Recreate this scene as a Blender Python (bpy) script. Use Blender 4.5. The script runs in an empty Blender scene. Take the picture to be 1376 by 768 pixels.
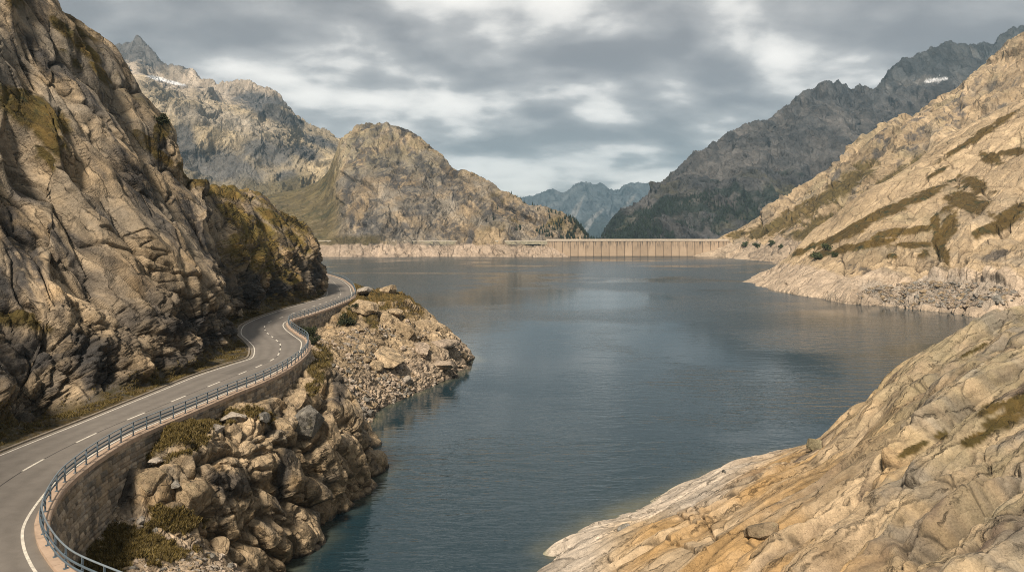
import bpy, bmesh, math, random
import numpy as np
from concurrent.futures import ThreadPoolExecutor
from mathutils import Vector

# ------------------------------------------------------------------ camera, sky, sun, exposure
R = math.radians
S = bpy.context.scene
COL = S.collection
F_PX, CX, HY, CAM_Z = 994.0, 688.0, 310.0, 30.0        # focal length in photo pixels, centre column, horizon row, eye height

cam_data = bpy.data.cameras.new('camera')
cam_data.sensor_width = 36.0
cam_data.lens = 36.0 * F_PX / 1376.0
cam_data.shift_y = -(384.0 - HY) / 1376.0
cam_data.clip_start = 0.5
cam_data.clip_end = 60000.0
cam = bpy.data.objects.new('camera', cam_data)
cam.location = (0, 0, CAM_Z)
cam.rotation_euler = (R(90), 0, 0)
COL.objects.link(cam)
S.camera = cam

SUN_EL, SUN_AZ = 46.0, 199.0       # azimuth clockwise from the view direction: the light comes from the left and a little behind
sd = bpy.data.lights.new('sun', 'SUN')
sd.energy = 2.4
sd.angle = R(8)
sd.color = (1.0, 0.88, 0.73)
sun = bpy.data.objects.new('sun', sd)
_az, _el = R(SUN_AZ), R(SUN_EL)
sun_dir = Vector((math.sin(_az) * math.cos(_el), math.cos(_az) * math.cos(_el), math.sin(_el)))
sun.rotation_euler = sun_dir.to_track_quat('Z', 'Y').to_euler()
sun.location = (-200, -300, 600)
COL.objects.link(sun)


RELIEF = 0.9


def build_world():
    w = bpy.data.worlds.new('World')
    S.world = w
    w.use_nodes = True
    nt = w.node_tree
    nt.nodes.clear()
    N, L = nt.nodes.new, nt.links.new
    out = N('ShaderNodeOutputWorld')
    bg = N('ShaderNodeBackground')
    bg.inputs['Strength'].default_value = 0.085
    sky = N('ShaderNodeTexSky')
    sky.sky_type = 'NISHITA'
    sky.sun_disc = False
    sky.sun_elevation = R(SUN_EL)
    sky.sun_rotation = R(SUN_AZ)
    sky.altitude = 1800
    tc = N('ShaderNodeTexCoord')
    sep = N('ShaderNodeSeparateXYZ')
    L(tc.outputs['Generated'], sep.inputs[0])

    def math_(op, a, b=None, clamp=False):
        m = N('ShaderNodeMath')
        m.operation = op
        m.use_clamp = clamp
        for i, v in enumerate((a, b)):
            if v is None:
                continue
            if isinstance(v, (int, float)):
                m.inputs[i].default_value = v
            else:
                L(v, m.inputs[i])
        return m.outputs[0]
    # a layer of cloud seen from below: the direction projected onto a level ceiling
    z = math_('ADD', math_('MAXIMUM', sep.outputs[2], 0.0), 0.27)
    cx = math_('DIVIDE', sep.outputs[0], z)
    cy = math_('DIVIDE', sep.outputs[1], z)
    com = N('ShaderNodeCombineXYZ')
    L(cx, com.inputs[0])
    L(cy, com.inputs[1])
    com.inputs[2].default_value = 3.7

    def noise(scale, detail, rough, dist, off):
        mp = N('ShaderNodeMapping')
        mp.inputs['Location'].default_value = off
        mp.inputs['Scale'].default_value = (0.9, 1.0, 1.0)
        L(com.outputs[0], mp.inputs[0])
        n = N('ShaderNodeTexNoise')
        n.inputs['Scale'].default_value = scale
        n.inputs['Detail'].default_value = detail
        n.inputs['Roughness'].default_value = rough
        n.inputs['Distortion'].default_value = dist
        L(mp.outputs[0], n.inputs['Vector'])
        return n.outputs['Fac']
    big = noise(1.35, 8.0, 0.5, 0.2, (5.4, 2.3, 0.4))
    fine = noise(4.2, 7.0, 0.58, 0.2, (1.0, 7.0, 2.0))
    thick = math_('ADD', math_('MULTIPLY', big, 0.66), math_('MULTIPLY', fine, 0.34))
    lump = noise(1.9, 3.5, 0.5, 0.2, (5.4, 2.3, 0.4))
    lit = noise(1.9, 3.5, 0.5, 0.2, (5.4 + 0.05, 2.3 - 0.14, 0.4))
    rel = math_('SUBTRACT', lit, lump)
    thick = math_('ADD', thick, math_('ADD', math_('MULTIPLY', rel, RELIEF), 0.06))           # billows: undersides darker than shoulders
    low = N('ShaderNodeMapRange')
    low.inputs['From Min'].default_value = 0.02
    low.inputs['From Max'].default_value = 0.24
    low.inputs['To Min'].default_value = 0.10
    low.inputs['To Max'].default_value = 0.0
    L(sep.outputs[2], low.inputs['Value'])
    thick = math_('SUBTRACT', thick, low.outputs[0])          # the cover thins out towards the far horizon
    ramp = N('ShaderNodeValToRGB')
    cr = ramp.color_ramp
    cr.interpolation = 'B_SPLINE'
    cr.elements[0].position = 0.345
    cr.elements[0].color = (1.0, 0.94, 0.85, 1)
    cr.elements[1].position = 0.64
    cr.elements[1].color = (0.21, 0.197, 0.182, 1)
    e = cr.elements.new(0.44)
    e.color = (0.74, 0.70, 0.64, 1)
    e = cr.elements.new(0.50)
    e.color = (0.42, 0.40, 0.37, 1)
    L(thick, ramp.inputs[0])
    mix = N('ShaderNodeMixRGB')
    mix.inputs[0].default_value = 0.93
    L(sky.outputs[0], mix.inputs[1])
    gain = N('ShaderNodeVectorMath')
    gain.operation = 'SCALE'
    gain.inputs['Scale'].default_value = 4.9
    L(ramp.outputs[0], gain.inputs[0])
    L(gain.outputs[0], mix.inputs[2])
    L(mix.outputs[0], bg.inputs['Color'])
    L(bg.outputs[0], out.inputs['Surface'])


build_world()
S.view_settings.view_transform = 'Standard'
S.view_settings.look = 'None'
S.view_settings.gamma = 1.0
S.view_settings.use_curve_mapping = False
S.view_settings.exposure = 1.6
S.render.engine = 'CYCLES'
cy_ = S.cycles
cy_.use_denoising = True
try:
    cy_.denoiser = 'OPENIMAGEDENOISE'
    cy_.denoising_prefilter = 'NONE'
    cy_.denoising_input_passes = 'RGB_ALBEDO_NORMAL'
except Exception:
    pass
cy_.use_adaptive_sampling = False
cy_.filter_width = 1.0
cy_.max_bounces = 5
cy_.diffuse_bounces = 3
cy_.glossy_bounces = 2
cy_.transmission_bounces = 2
cy_.transparent_max_bounces = 4
cy_.volume_bounces = 0

DETAIL = 1.0
rng = np.random.default_rng(11)
random.seed(5)

# ------------------------------------------------------------------ numpy noise
_T = np.random.default_rng(3).permutation(4096).astype(np.int32)
_G = np.random.default_rng(4).normal(size=(4096, 3)).astype(np.float32)
_G /= np.linalg.norm(_G, axis=1, keepdims=True)
_J = np.random.default_rng(5).random((4096, 3)).astype(np.float32)
_RV = np.random.default_rng(6).random((4096, 4)).astype(np.float32)
POOL = ThreadPoolExecutor(4)


def chunked(fn, P, *a):
    P = np.ascontiguousarray(P, dtype=np.float32)
    n = len(P)
    k = max(1, math.ceil(n / 40000))
    parts = np.array_split(P, k)
    res = list(POOL.map(lambda q: fn(q, *a), parts))
    if isinstance(res[0], tuple):
        return tuple(np.concatenate([r[i] for r in res]) for i in range(len(res[0])))
    return np.concatenate(res)


def _hash(ix, iy, iz):
    return _T[(_T[(_T[ix & 4095] + iy) & 4095] + iz) & 4095]


def _gnoise(P):
    fl = np.floor(P)
    I = fl.astype(np.int32)
    f = P - fl
    w = f * f * f * (f * (f * 6 - 15) + 10)
    tot = np.zeros(len(P), np.float32)
    for dx in (0, 1):
        wx = w[:, 0] if dx else 1 - w[:, 0]
        for dy in (0, 1):
            wy = w[:, 1] if dy else 1 - w[:, 1]
            for dz in (0, 1):
                wz = w[:, 2] if dz else 1 - w[:, 2]
                g = _G[_hash(I[:, 0] + dx, I[:, 1] + dy, I[:, 2] + dz)]
                d = g[:, 0] * (f[:, 0] - dx) + g[:, 1] * (f[:, 1] - dy) + g[:, 2] * (f[:, 2] - dz)
                tot += d * wx * wy * wz
    return tot * 1.5


def _fbm(P, octs, rough, ridged):
    tot = np.zeros(len(P), np.float32)
    a, s = 1.0, 0.0
    Q = P.copy()
    for o in range(octs):
        n = _gnoise(Q)
        if ridged:
            n = 1.0 - 2.0 * np.abs(n) * 1.6
        tot += a * n
        s += a
        a *= rough
        Q = Q * 2.03 + np.float32(17.3)
    return tot / s


def fbm(P, scale=1.0, octs=4, rough=0.5, seed=0.0, ridged=False):
    """P in metres, scale = size of the largest feature in metres; about -1..1"""
    return chunked(_fbm, np.asarray(P, np.float32) / np.float32(scale) + np.float32(seed * 13.37 + 300.5), octs, rough, ridged)


def _voro(P):
    fl = np.floor(P)
    I = fl.astype(np.int32)
    f = P - fl
    n = len(P)
    f1 = np.full(n, 9.0, np.float32)
    f2 = np.full(n, 9.0, np.float32)
    h1 = np.zeros(n, np.int32)
    h2 = np.zeros(n, np.int32)
    v1 = np.zeros((n, 3), np.float32)
    v2 = np.zeros((n, 3), np.float32)
    for dx in (-1, 0, 1):
        for dy in (-1, 0, 1):
            for dz in (-1, 0, 1):
                h = _hash(I[:, 0] + dx, I[:, 1] + dy, I[:, 2] + dz)
                v = f - np.float32((dx, dy, dz)) - _J[h]
                d = np.einsum('ij,ij->i', v, v)
                m2 = np.nonzero(d < f2)[0]
                if len(m2) == 0:
                    continue
                dd, hh, vv = d[m2], h[m2], v[m2]
                isf = dd < f1[m2]
                a, b = m2[isf], m2[~isf]
                f2[a], h2[a], v2[a] = f1[a], h1[a], v1[a]
                f1[a], h1[a], v1[a] = dd[isf], hh[isf], vv[isf]
                f2[b], h2[b], v2[b] = dd[~isf], hh[~isf], vv[~isf]
    return np.sqrt(f1), np.sqrt(f2), h1, v1, h2, v2


def basis(a, b=None):
    """rows: unit vectors along, across, third - used to stretch patterns along a joint direction"""
    a = np.array(a, float)
    a /= np.linalg.norm(a)
    b = np.array(b if b is not None else (0.3, 0.2, 1.0), float)
    b -= a * a.dot(b)
    b /= np.linalg.norm(b)
    return np.array([a, b, np.cross(a, b)])


def blocks(P, size, axes=None, stretch=(1, 1, 1), warp=0.25, seed=0.0, warp_scale=None, edge=0.16):
    """cells of fractured rock: returns step (-.5...5), tilt (about -.5...5), gap (0 on a joint, grows inward), tint (0..1)"""
    Q = np.asarray(P, np.float32)
    if warp:
        ws = warp_scale or size * 0.8
        W = np.stack([fbm(Q, ws, 3, 0.5, seed + k) for k in (1, 2, 3)], 1)
        Q = Q + W * np.float32(warp * size)
    if axes is not None:
        Q = Q @ np.asarray(axes, np.float32).T
    Q = Q / (np.asarray(stretch, np.float32) * np.float32(size)) + np.float32(seed * 7.77 + 50.5)
    f1, f2, h, v, h2, w = chunked(_voro, Q)
    rv = _RV[h]
    gap = f2 - f1
    k = 0.5 + 0.5 * sstep(0, edge, gap)                    # ease from one block's face to the next across the joint
    ti = (v * _G[(h * 7 + 13) & 4095]).sum(1) * k + (w * _G[(h2 * 7 + 13) & 4095]).sum(1) * (1 - k)
    st = (rv[:, 0] - 0.5) * k + (_RV[h2][:, 0] - 0.5) * (1 - k)
    return st, ti, gap, rv[:, 1]


ROT = [np.array(basis((0.9, 0.35, 0.15), (-0.3, 0.85, 0.4)), np.float32)]


def _env(P, k, gs, os_):
    fl = np.floor(P)
    I = fl.astype(np.int32)
    f = P - fl
    n = len(P)
    b1 = np.full(n, -9.0, np.float32)
    b2 = np.full(n, -9.0, np.float32)
    h1 = np.zeros(n, np.int32)
    for dx in (-1, 0, 1):
        for dy in (-1, 0, 1):
            for dz in (-1, 0, 1):
                h = _hash(I[:, 0] + dx, I[:, 1] + dy, I[:, 2] + dz)
                v = f - np.float32((dx, dy, dz)) - _J[h]
                w = np.abs(v @ ROT[0]).max(1)
                val = _RV[h, 2] * os_ + gs * np.einsum('ij,ij->i', v, _G[(h * 7 + 13) & 4095]) - k * np.maximum(w - 0.30, 0) - 0.12 * np.einsum('ij,ij->i', v, v)
                m = val > b1
                b2 = np.where(m, b1, np.maximum(b2, val))
                b1 = np.where(m, val, b1)
                h1 = np.where(m, h, h1)
    return b1, b2, h1


def lumps(P, size, axes=None, stretch=(1, 1, 1), warp=0.12, seed=0.0, k=1.7, tilt=0.75, step=0.5):
    """upper envelope of tilted faces: blocks that meet in sharp creases. returns height (in units of size, about 0 mean), gap at the crease, tint"""
    Q = np.asarray(P, np.float32)
    if warp:
        W = np.stack([fbm(Q, size * 0.6, 3, 0.5, seed + c) for c in (1, 2, 3)], 1)
        Q = Q + W * np.float32(warp * size)
    if axes is not None:
        Q = Q @ np.asarray(axes, np.float32).T
    Q = Q / (np.asarray(stretch, np.float32) * np.float32(size)) + np.float32(seed * 7.77 + 50.5)
    b1, b2, h = chunked(_env, Q, np.float32(k), np.float32(tilt), np.float32(step))
    return b1 - b1.mean(), b1 - b2, _RV[h][:, 1]


def sstep(a, b, x):
    t = np.clip((x - a) / (b - a), 0, 1)
    return t * t * (3 - 2 * t)


def ledges(q, S, seed, ramp=0.10):
    """long overlapping sheets of rock: the face sinks slowly along q and steps up at the lip of the next sheet"""
    t = q / S + seed
    i = np.floor(t)
    f = t - i
    rv = _RV[(i.astype(int) * 53 + 11) & 4095]
    amp = 0.4 + 0.9 * rv[:, 0]
    nxt = 0.4 + 0.9 * _RV[((i.astype(int) + 1) * 53 + 11) & 4095, 0]
    prof = np.where(f < 1 - ramp, amp * (0.5 - f / (1 - ramp)), -0.5 * amp + (0.5 * amp + 0.5 * nxt) * sstep(1 - ramp, 1, f))
    lip = np.exp(-((f - (1 - ramp)) / (0.55 * ramp)) ** 2)
    return prof, lip, rv[:, 1]


def joint(gap, w):
    return np.exp(-(gap / w) ** 2)


# ------------------------------------------------------------------ geometry helpers
def P_(px, py, d):
    """the point at depth d metres that the photograph shows at pixel px, py"""
    return ((px - CX) / F_PX * d, d, CAM_Z - (py - HY) / F_PX * d)


def G_(px, py, z):
    d = (CAM_Z - z) * F_PX / (py - HY)
    return ((px - CX) / F_PX * d, d, z)


def _cr(C, t):
    """cubic interpolation along axis 0 of C at float positions t"""
    n = C.shape[0]
    i = np.clip(np.floor(t).astype(int), 0, n - 2)
    f = (t - i)
    sh = (len(t),) + (1,) * (C.ndim - 1)
    f = f.reshape(sh)
    def at(k):
        lo = C[0] * 2 - C[1]
        hi = C[-1] * 2 - C[-2]
        out = C[np.clip(k, 0, n - 1)].copy()
        out[k < 0] = lo
        out[k > n - 1] = hi
        return out
    p0, p1, p2, p3 = at(i - 1), at(i), at(i + 1), at(i + 2)
    T = 0.42
    m1, m2 = (p2 - p0) * T, (p3 - p1) * T
    f2, f3 = f * f, f * f * f
    return (2 * f3 - 3 * f2 + 1) * p1 + (f3 - 2 * f2 + f) * m1 + (-2 * f3 + 3 * f2) * p2 + (f3 - f2) * m2


class Sheet:
    """a continuous piece of terrain lofted through columns of control points, then displaced"""
    def __init__(self, columns, nu, nv):
        C = np.array(columns, float)
        nu, nv = int(nu * DETAIL), int(nv * DETAIL)
        nc, nr = C.shape[:2]
        tu, tv = np.linspace(0, nc - 1, 40 * (nc - 1) + 1), np.linspace(0, nr - 1, 24 * (nr - 1) + 1)
        A = _cr(C, tu)
        A = _cr(A.transpose(1, 0, 2), tv).transpose(1, 0, 2)
        dist = np.linalg.norm(A - np.array([0, 0, CAM_Z]), axis=2)
        def spread(axis, t, n):
            seg = np.linalg.norm(np.diff(A, axis=axis), axis=2)
            dd = (dist[1:] + dist[:-1]) / 2 if axis == 0 else (dist[:, 1:] + dist[:, :-1]) / 2
            wgt = (seg / dd).max(axis=1 - axis) + (seg / dd).mean(axis=1 - axis)
            wgt = wgt + wgt.mean() * 0.15
            c = np.concatenate([[0], np.cumsum(wgt)])
            return np.interp(np.linspace(0, c[-1], n), c, t)
        self.tu, self.tv = spread(0, tu, nu), spread(1, tv, nv)
        B = _cr(C, self.tu)
        B = _cr(B.transpose(1, 0, 2), self.tv).transpose(1, 0, 2)
        self.G = B
        self.nu, self.nv = nu, nv
        self.N0 = self.normals()
        self.U = np.repeat(self.tu[:, None], nv, 1)
        self.V = np.repeat(self.tv[None, :], nu, 0)

    def normals(self):
        du = np.gradient(self.G, axis=0)
        dv = np.gradient(self.G, axis=1)
        n = np.cross(du, dv)
        n /= np.linalg.norm(n, axis=2, keepdims=True) + 1e-9
        if not hasattr(self, 'sign'):
            self.sign = 1.0 if n[..., 2].mean() > 0 else -1.0
        return n * self.sign

    @property
    def P(self):
        return self.G.reshape(-1, 3).astype(np.float32)

    def flat(self, a):
        return a.reshape(-1)

    def push(self, d, direction=None):
        d = np.asarray(d).reshape(self.nu, self.nv, 1)
        self.G = self.G + d * (self.N0 if direction is None else np.asarray(direction))

    def tidy(self, k=1):
        """ease single stretched rows left by steps"""
        for _ in range(k):
            G = self.G
            G[1:-1, 1:-1] = G[1:-1, 1:-1] * 0.6 + 0.1 * (G[2:, 1:-1] + G[:-2, 1:-1] + G[1:-1, 2:] + G[1:-1, :-2])

    def build(self, name, material, col, extra=None):
        nu, nv = self.nu, self.nv
        idx = np.arange(nu * nv).reshape(nu, nv)
        q = np.stack([idx[:-1, :-1], idx[1:, :-1], idx[1:, 1:], idx[:-1, 1:]], -1).reshape(-1, 4)
        if self.sign < 0:
            q = q[:, ::-1]
        return raw_mesh(name, self.G.reshape(-1, 3), q, material, col, extra)


def raw_mesh(name, V, Q, material, col=None, extra=None, smooth=True, parent=None):
    V = np.ascontiguousarray(V, np.float32)
    Q = np.ascontiguousarray(Q, np.int32)
    k = Q.shape[1]
    me = bpy.data.meshes.new(name)
    me.vertices.add(len(V))
    me.vertices.foreach_set('co', V.ravel())
    me.loops.add(Q.size)
    me.loops.foreach_set('vertex_index', Q.ravel())
    me.polygons.add(len(Q))
    me.polygons.foreach_set('loop_start', np.arange(len(Q), dtype=np.int32) * k)
    me.polygons.foreach_set('use_smooth', np.full(len(Q), smooth, bool))
    me.update(calc_edges=True)
    if col is not None:
        at = me.attributes.new('tone', 'FLOAT_COLOR', 'POINT')
        c4 = np.ones((len(V), 4), np.float32)
        c4[:, :3] = np.clip(np.asarray(col) * 0.78, 0.005, 0.95)
        at.data.foreach_set('color', c4.ravel())
    for nm, a in (extra or {}).items():
        at = me.attributes.new(nm, 'FLOAT', 'POINT')
        at.data.foreach_set('value', np.ascontiguousarray(a, np.float32).ravel())
    me.materials.append(material)
    o = bpy.data.objects.new(name, me)
    COL.objects.link(o)
    if parent is not None:
        o.parent = parent
    return o


def tag(o, label=None, cat=None, group=None, kind=None):
    for k, v in (('label', label), ('category', cat), ('group', group), ('kind', kind)):
        if v:
            o[k] = v
    return o


def empty(name, loc, label, cat, group=None):
    o = bpy.data.objects.new(name, None)
    o.location = loc
    o.empty_display_size = 0.5
    COL.objects.link(o)
    return tag(o, label, cat, group)


def mixc(a, b, t):
    t = np.asarray(t)[:, None]
    return a * (1 - t) + np.asarray(b) * t


# ------------------------------------------------------------------ materials
def new_mat(name):
    m = bpy.data.materials.new(name)
    m.use_nodes = True
    nt = m.node_tree
    bsdf = nt.nodes['Principled BSDF']
    return m, nt, bsdf


def rock_material(name, fine, coarse, bump, mottle=0.35, rough=0.88, facet=None, axes=((0.62, -0.1, -0.78), (0.5, 0.6, 0.5)), stretch=2.2, tilt=0.55, crack=0.8):
    """stone whose colour sits in the mesh; crystals, lichen, small broken faces and hairline joints are added here. fine / coarse / facet in metres"""
    m, nt, b = new_mat(name)
    N, L = nt.nodes.new, nt.links.new

    def mth(op, a, b_=None, c=None, clamp=False):
        n = N('ShaderNodeMath')
        n.operation = op
        n.use_clamp = clamp
        for i, v in enumerate((a, b_, c)):
            if v is None:
                continue
            if isinstance(v, (int, float)):
                n.inputs[i].default_value = v
            else:
                L(v, n.inputs[i])
        return n.outputs[0]

    def vec(op, a, b_=None):
        n = N('ShaderNodeVectorMath')
        n.operation = op
        for i, v in enumerate((a, b_)):
            if v is None:
                continue
            if isinstance(v, tuple):
                n.inputs[i].default_value = v
            else:
                L(v, n.inputs[i])
        return n

    def ramp(x, lo, hi, a, b_):
        r = N('ShaderNodeMapRange')
        for k, v in zip(('From Min', 'From Max', 'To Min', 'To Max'), (lo, hi, a, b_)):
            r.inputs[k].default_value = v
        L(x, r.inputs['Value'])
        return r.outputs[0]
    at = N('ShaderNodeAttribute')
    at.attribute_name = 'tone'
    geo = N('ShaderNodeNewGeometry')
    pos = geo.outputs['Position']

    def noise(size, detail, rgh, dist=0.0):
        n = N('ShaderNodeTexNoise')
        n.inputs['Scale'].default_value = 1.0 / size
        n.inputs['Detail'].default_value = detail
        n.inputs['Roughness'].default_value = rgh
        n.inputs['Distortion'].default_value = dist
        L(pos, n.inputs['Vector'])
        return n
    n1 = noise(fine, 5.0, 0.68)
    n2 = noise(coarse, 6.0, 0.62, 0.4)
    add = mth('ADD', n1.outputs['Fac'], n2.outputs['Fac'])
    shade = ramp(add, 0.65, 1.35, 1.0 - mottle, 1.0 + mottle)
    height = mth('MULTIPLY', mth('SUBTRACT', add, 1.0), fine * 0.8 * bump)
    if facet:
        A = basis(*axes)
        wob = vec('SCALE', vec('SUBTRACT', n2.outputs['Color'], (0.5, 0.5, 0.5)).outputs[0])
        wob.inputs['Scale'].default_value = facet * 0.5
        P2 = vec('ADD', pos, wob.outputs[0]).outputs[0]
        comp = N('ShaderNodeCombineXYZ')
        for k in range(3):
            sc = facet * (stretch if k == 0 else 1.0)
            L(vec('DOT_PRODUCT', P2, tuple(A[k] / sc)).outputs['Value'], comp.inputs[k])
        q = comp.outputs[0]
        for lvl, gain in ((1.0, 1.0), (2.7, 0.5)):
            qs = vec('MULTIPLY', q, (lvl, lvl, lvl)).outputs[0]
            v = N('ShaderNodeTexVoronoi')
            v.inputs['Scale'].default_value = 1.0
            L(qs, v.inputs['Vector'])
            rel = vec('SUBTRACT', qs, v.outputs['Position']).outputs[0]
            g = vec('SUBTRACT', v.outputs['Color'], (0.5, 0.5, 0.5)).outputs[0]
            f = vec('DOT_PRODUCT', rel, g).outputs['Value']
            height = mth('ADD', height, mth('MULTIPLY', f, 2.0 * tilt * facet / lvl))
            sep = N('ShaderNodeSeparateColor')
            L(v.outputs['Color'], sep.inputs[0])
            shade = mth('MULTIPLY', shade, ramp(sep.outputs[0], 0, 1, 1 - 0.16 * gain, 1 + 0.16 * gain))
        e = N('ShaderNodeTexVoronoi')
        e.feature = 'DISTANCE_TO_EDGE'
        e.inputs['Scale'].default_value = 1.0
        L(q, e.inputs['Vector'])
        line = ramp(e.outputs['Distance'], 0.0, 0.045, 1.0, 0.0)
        seam = mth('MULTIPLY', line, ramp(n2.outputs['Fac'], 0.46, 0.58, 0.0, crack))
        shade = mth('MULTIPLY', shade, mth('SUBTRACT', 1.0, mth('MULTIPLY', seam, 0.72)))      # crevice shade painted into the hairline joints
        height = mth('SUBTRACT', height, mth('MULTIPLY', seam, facet * 0.10))
    mul = N('ShaderNodeVectorMath')
    mul.operation = 'SCALE'
    L(at.outputs['Color'], mul.inputs[0])
    L(shade, mul.inputs['Scale'])
    L(mul.outputs[0], b.inputs['Base Color'])
    b.inputs['Roughness'].default_value = rough
    b.inputs['Specular IOR Level'].default_value = 0.25
    bp = N('ShaderNodeBump')
    bp.inputs['Strength'].default_value = 1.0
    bp.inputs['Distance'].default_value = 1.0
    L(height, bp.inputs['Height'])
    L(bp.outputs[0], b.inputs['Normal'])
    return m


def plain_material(name, color, rough=0.7, metal=0.0, noise=None, amount=0.2, bump=0.0, spec=0.4):
    m, nt, b = new_mat(name)
    N, L = nt.nodes.new, nt.links.new
    b.inputs['Roughness'].default_value = rough
    b.inputs['Metallic'].default_value = metal
    b.inputs['Specular IOR Level'].default_value = spec
    if not noise:
        noise = 0.5
    geo = N('ShaderNodeNewGeometry')
    n = N('ShaderNodeTexNoise')
    n.inputs['Scale'].default_value = 1.0 / noise
    n.inputs['Detail'].default_value = 6.0
    n.inputs['Roughness'].default_value = 0.65
    L(geo.outputs['Position'], n.inputs['Vector'])
    mr = N('ShaderNodeMapRange')
    mr.inputs['From Min'].default_value = 0.3
    mr.inputs['From Max'].default_value = 0.7
    mr.inputs['To Min'].default_value = 1 - amount
    mr.inputs['To Max'].default_value = 1 + amount
    L(n.outputs['Fac'], mr.inputs['Value'])
    mul = N('ShaderNodeVectorMath')
    mul.operation = 'SCALE'
    mul.inputs[0].default_value = color[:3]
    L(mr.outputs[0], mul.inputs['Scale'])
    L(mul.outputs[0], b.inputs['Base Color'])
    if bump:
        bp = N('ShaderNodeBump')
        bp.inputs['Strength'].default_value = bump
        bp.inputs['Distance'].default_value = noise * 0.3
        L(n.outputs['Fac'], bp.inputs['Height'])
        L(bp.outputs[0], b.inputs['Normal'])
    return m


M_CLIFF = rock_material('granite_cliff', 0.20, 1.7, 1.0, 0.42, facet=2.3, stretch=2.6, tilt=0.42)
M_SHORE = rock_material('granite_shore', 0.15, 1.1, 1.0, 0.42, facet=1.0, stretch=1.6, tilt=0.6)
M_SLAB = rock_material('granite_slab', 0.09, 0.75, 0.9, 0.42, facet=1.7, axes=((0.87, 0.38, 0.26), (-0.40, 0.85, 0.2)), stretch=5.0, tilt=0.2, crack=0.7)
M_SLOPE = rock_material('granite_slope', 0.8, 6.0, 1.0, 0.42, facet=5.0, axes=((-0.62, -0.42, -0.66), (0.4, -0.8, 0.2)), stretch=3.6, tilt=0.30, crack=0.55)
M_HILL = rock_material('granite_hill', 2.4, 14.0, 1.0, 0.45, facet=19.0, axes=((0.25, -0.35, -0.9), (0.9, 0.2, 0.3)), stretch=2.8, tilt=0.42, crack=0.6)
M_MOUNT = rock_material('granite_mountain', 6.0, 34.0, 1.0, 0.42, facet=38.0, axes=((0.2, -0.4, -0.9), (0.9, 0.2, 0.3)), stretch=2.2, tilt=0.6, crack=0.5)
M_FAR = rock_material('far_mountain', 18.0, 120.0, 1.0, 0.3, facet=110.0, axes=((0.2, -0.4, -0.9), (0.9, 0.2, 0.3)), tilt=0.7, crack=0.3)
M_STONE = rock_material('boulder_granite', 0.10, 0.7, 1.0, 0.4, facet=0.7, stretch=1.4, tilt=0.4, crack=0.6)
M_MASONRY = rock_material('masonry', 0.07, 0.45, 0.8)

# palette (linear albedo)
CREAM = np.array([0.47, 0.355, 0.225])
TAN = np.array([0.35, 0.262, 0.162])
OCHRE = np.array([0.42, 0.265, 0.115])
GREY = np.array([0.19, 0.175, 0.15])
PALE = np.array([0.46, 0.40, 0.33])
PINK = np.array([0.46, 0.365, 0.275])
STAIN = np.array([0.055, 0.052, 0.05])
LICHEN = np.array([0.27, 0.23, 0.14])
GRASS = np.array([0.088, 0.066, 0.018])
GRASS2 = np.array([0.135, 0.088, 0.026])
DGREEN = np.array([0.028, 0.033, 0.014])


def slope_up(sheet, blur=0):
    n = sheet.normals()[..., 2]
    for _ in range(blur):
        m = n.copy()
        m[1:-1, 1:-1] = (n[1:-1, 1:-1] + n[2:, 1:-1] + n[:-2, 1:-1] + n[1:-1, 2:] + n[1:-1, :-2]) / 5
        n = m
    return n.reshape(-1)


def pix(sheet):
    """where each surface point appears in the photograph (used to place moss, stain and scree patches on the ground they grow on)"""
    p = sheet.G.reshape(-1, 3)
    d = np.maximum(p[:, 1], 1.0)
    return CX + p[:, 0] / d * F_PX, HY + (CAM_Z - p[:, 2]) / d * F_PX


def patches(sheet, spots, noise, amount=0.5, soft=0.18):
    x, y = sheet.pq
    m = np.zeros(len(x), np.float32)
    for px, py, rx, ry, ang in spots:
        c, s = math.cos(R(ang)), math.sin(R(ang))
        a = ((x - px) * c + (y - py) * s) / rx
        b = (-(x - px) * s + (y - py) * c) / ry
        r = np.sqrt(a * a + b * b)
        near = r < 2.2
        m = np.where(near, np.maximum(m, sstep(1 + soft, 1 - soft, r + amount * noise)), m)
    return m


def carve(sheet, lines, depth, width, step, reach, wob, seed=0):
    """open clefts along lines traced on the rock: returns (height change, fill mask). width / reach in photo pixels, depth / step in metres"""
    x, y = pix(sheet)
    P = sheet.P
    x = x + wob * fbm(P, 3.0, 3, 0.6, seed + 600)
    y = y + wob * fbm(P, 3.0, 3, 0.6, seed + 601)
    best = np.full(len(x), 1e9)
    side = np.zeros(len(x))
    endf = np.zeros(len(x))
    for ln in lines:
        ln = np.array(ln, float)
        tot = len(ln) - 1
        for k in range(tot):
            a, b = ln[k], ln[k + 1]
            ab = b - a
            L2 = ab @ ab
            m = (np.abs(x - (a[0] + b[0]) / 2) < abs(ab[0]) / 2 + reach * 2) & (np.abs(y - (a[1] + b[1]) / 2) < abs(ab[1]) / 2 + reach * 2)
            i = np.nonzero(m)[0]
            if len(i) == 0:
                continue
            t = np.clip(((x[i] - a[0]) * ab[0] + (y[i] - a[1]) * ab[1]) / L2, 0, 1)
            dx, dy = x[i] - a[0] - t * ab[0], y[i] - a[1] - t * ab[1]
            dd = np.sqrt(dx * dx + dy * dy)
            cr = np.sign(ab[0] * dy - ab[1] * dx)
            u = (k + t) / tot
            c = dd < best[i]
            j = i[c]
            best[j] = dd[c]
            side[j] = cr[c]
            endf[j] = (sstep(0, 0.12, u) * sstep(1, 0.88, u))[c]
    g = np.exp(-(best / width) ** 2) * endf
    up = np.where(side < 0, np.maximum(1 - best / reach, 0), 0) * endf * sstep(0, width * 0.8, best)
    return -depth * g + step * up, np.exp(-(best / (0.55 * width)) ** 2) * endf  # second result masks the cleft shade painted into the colour


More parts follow.
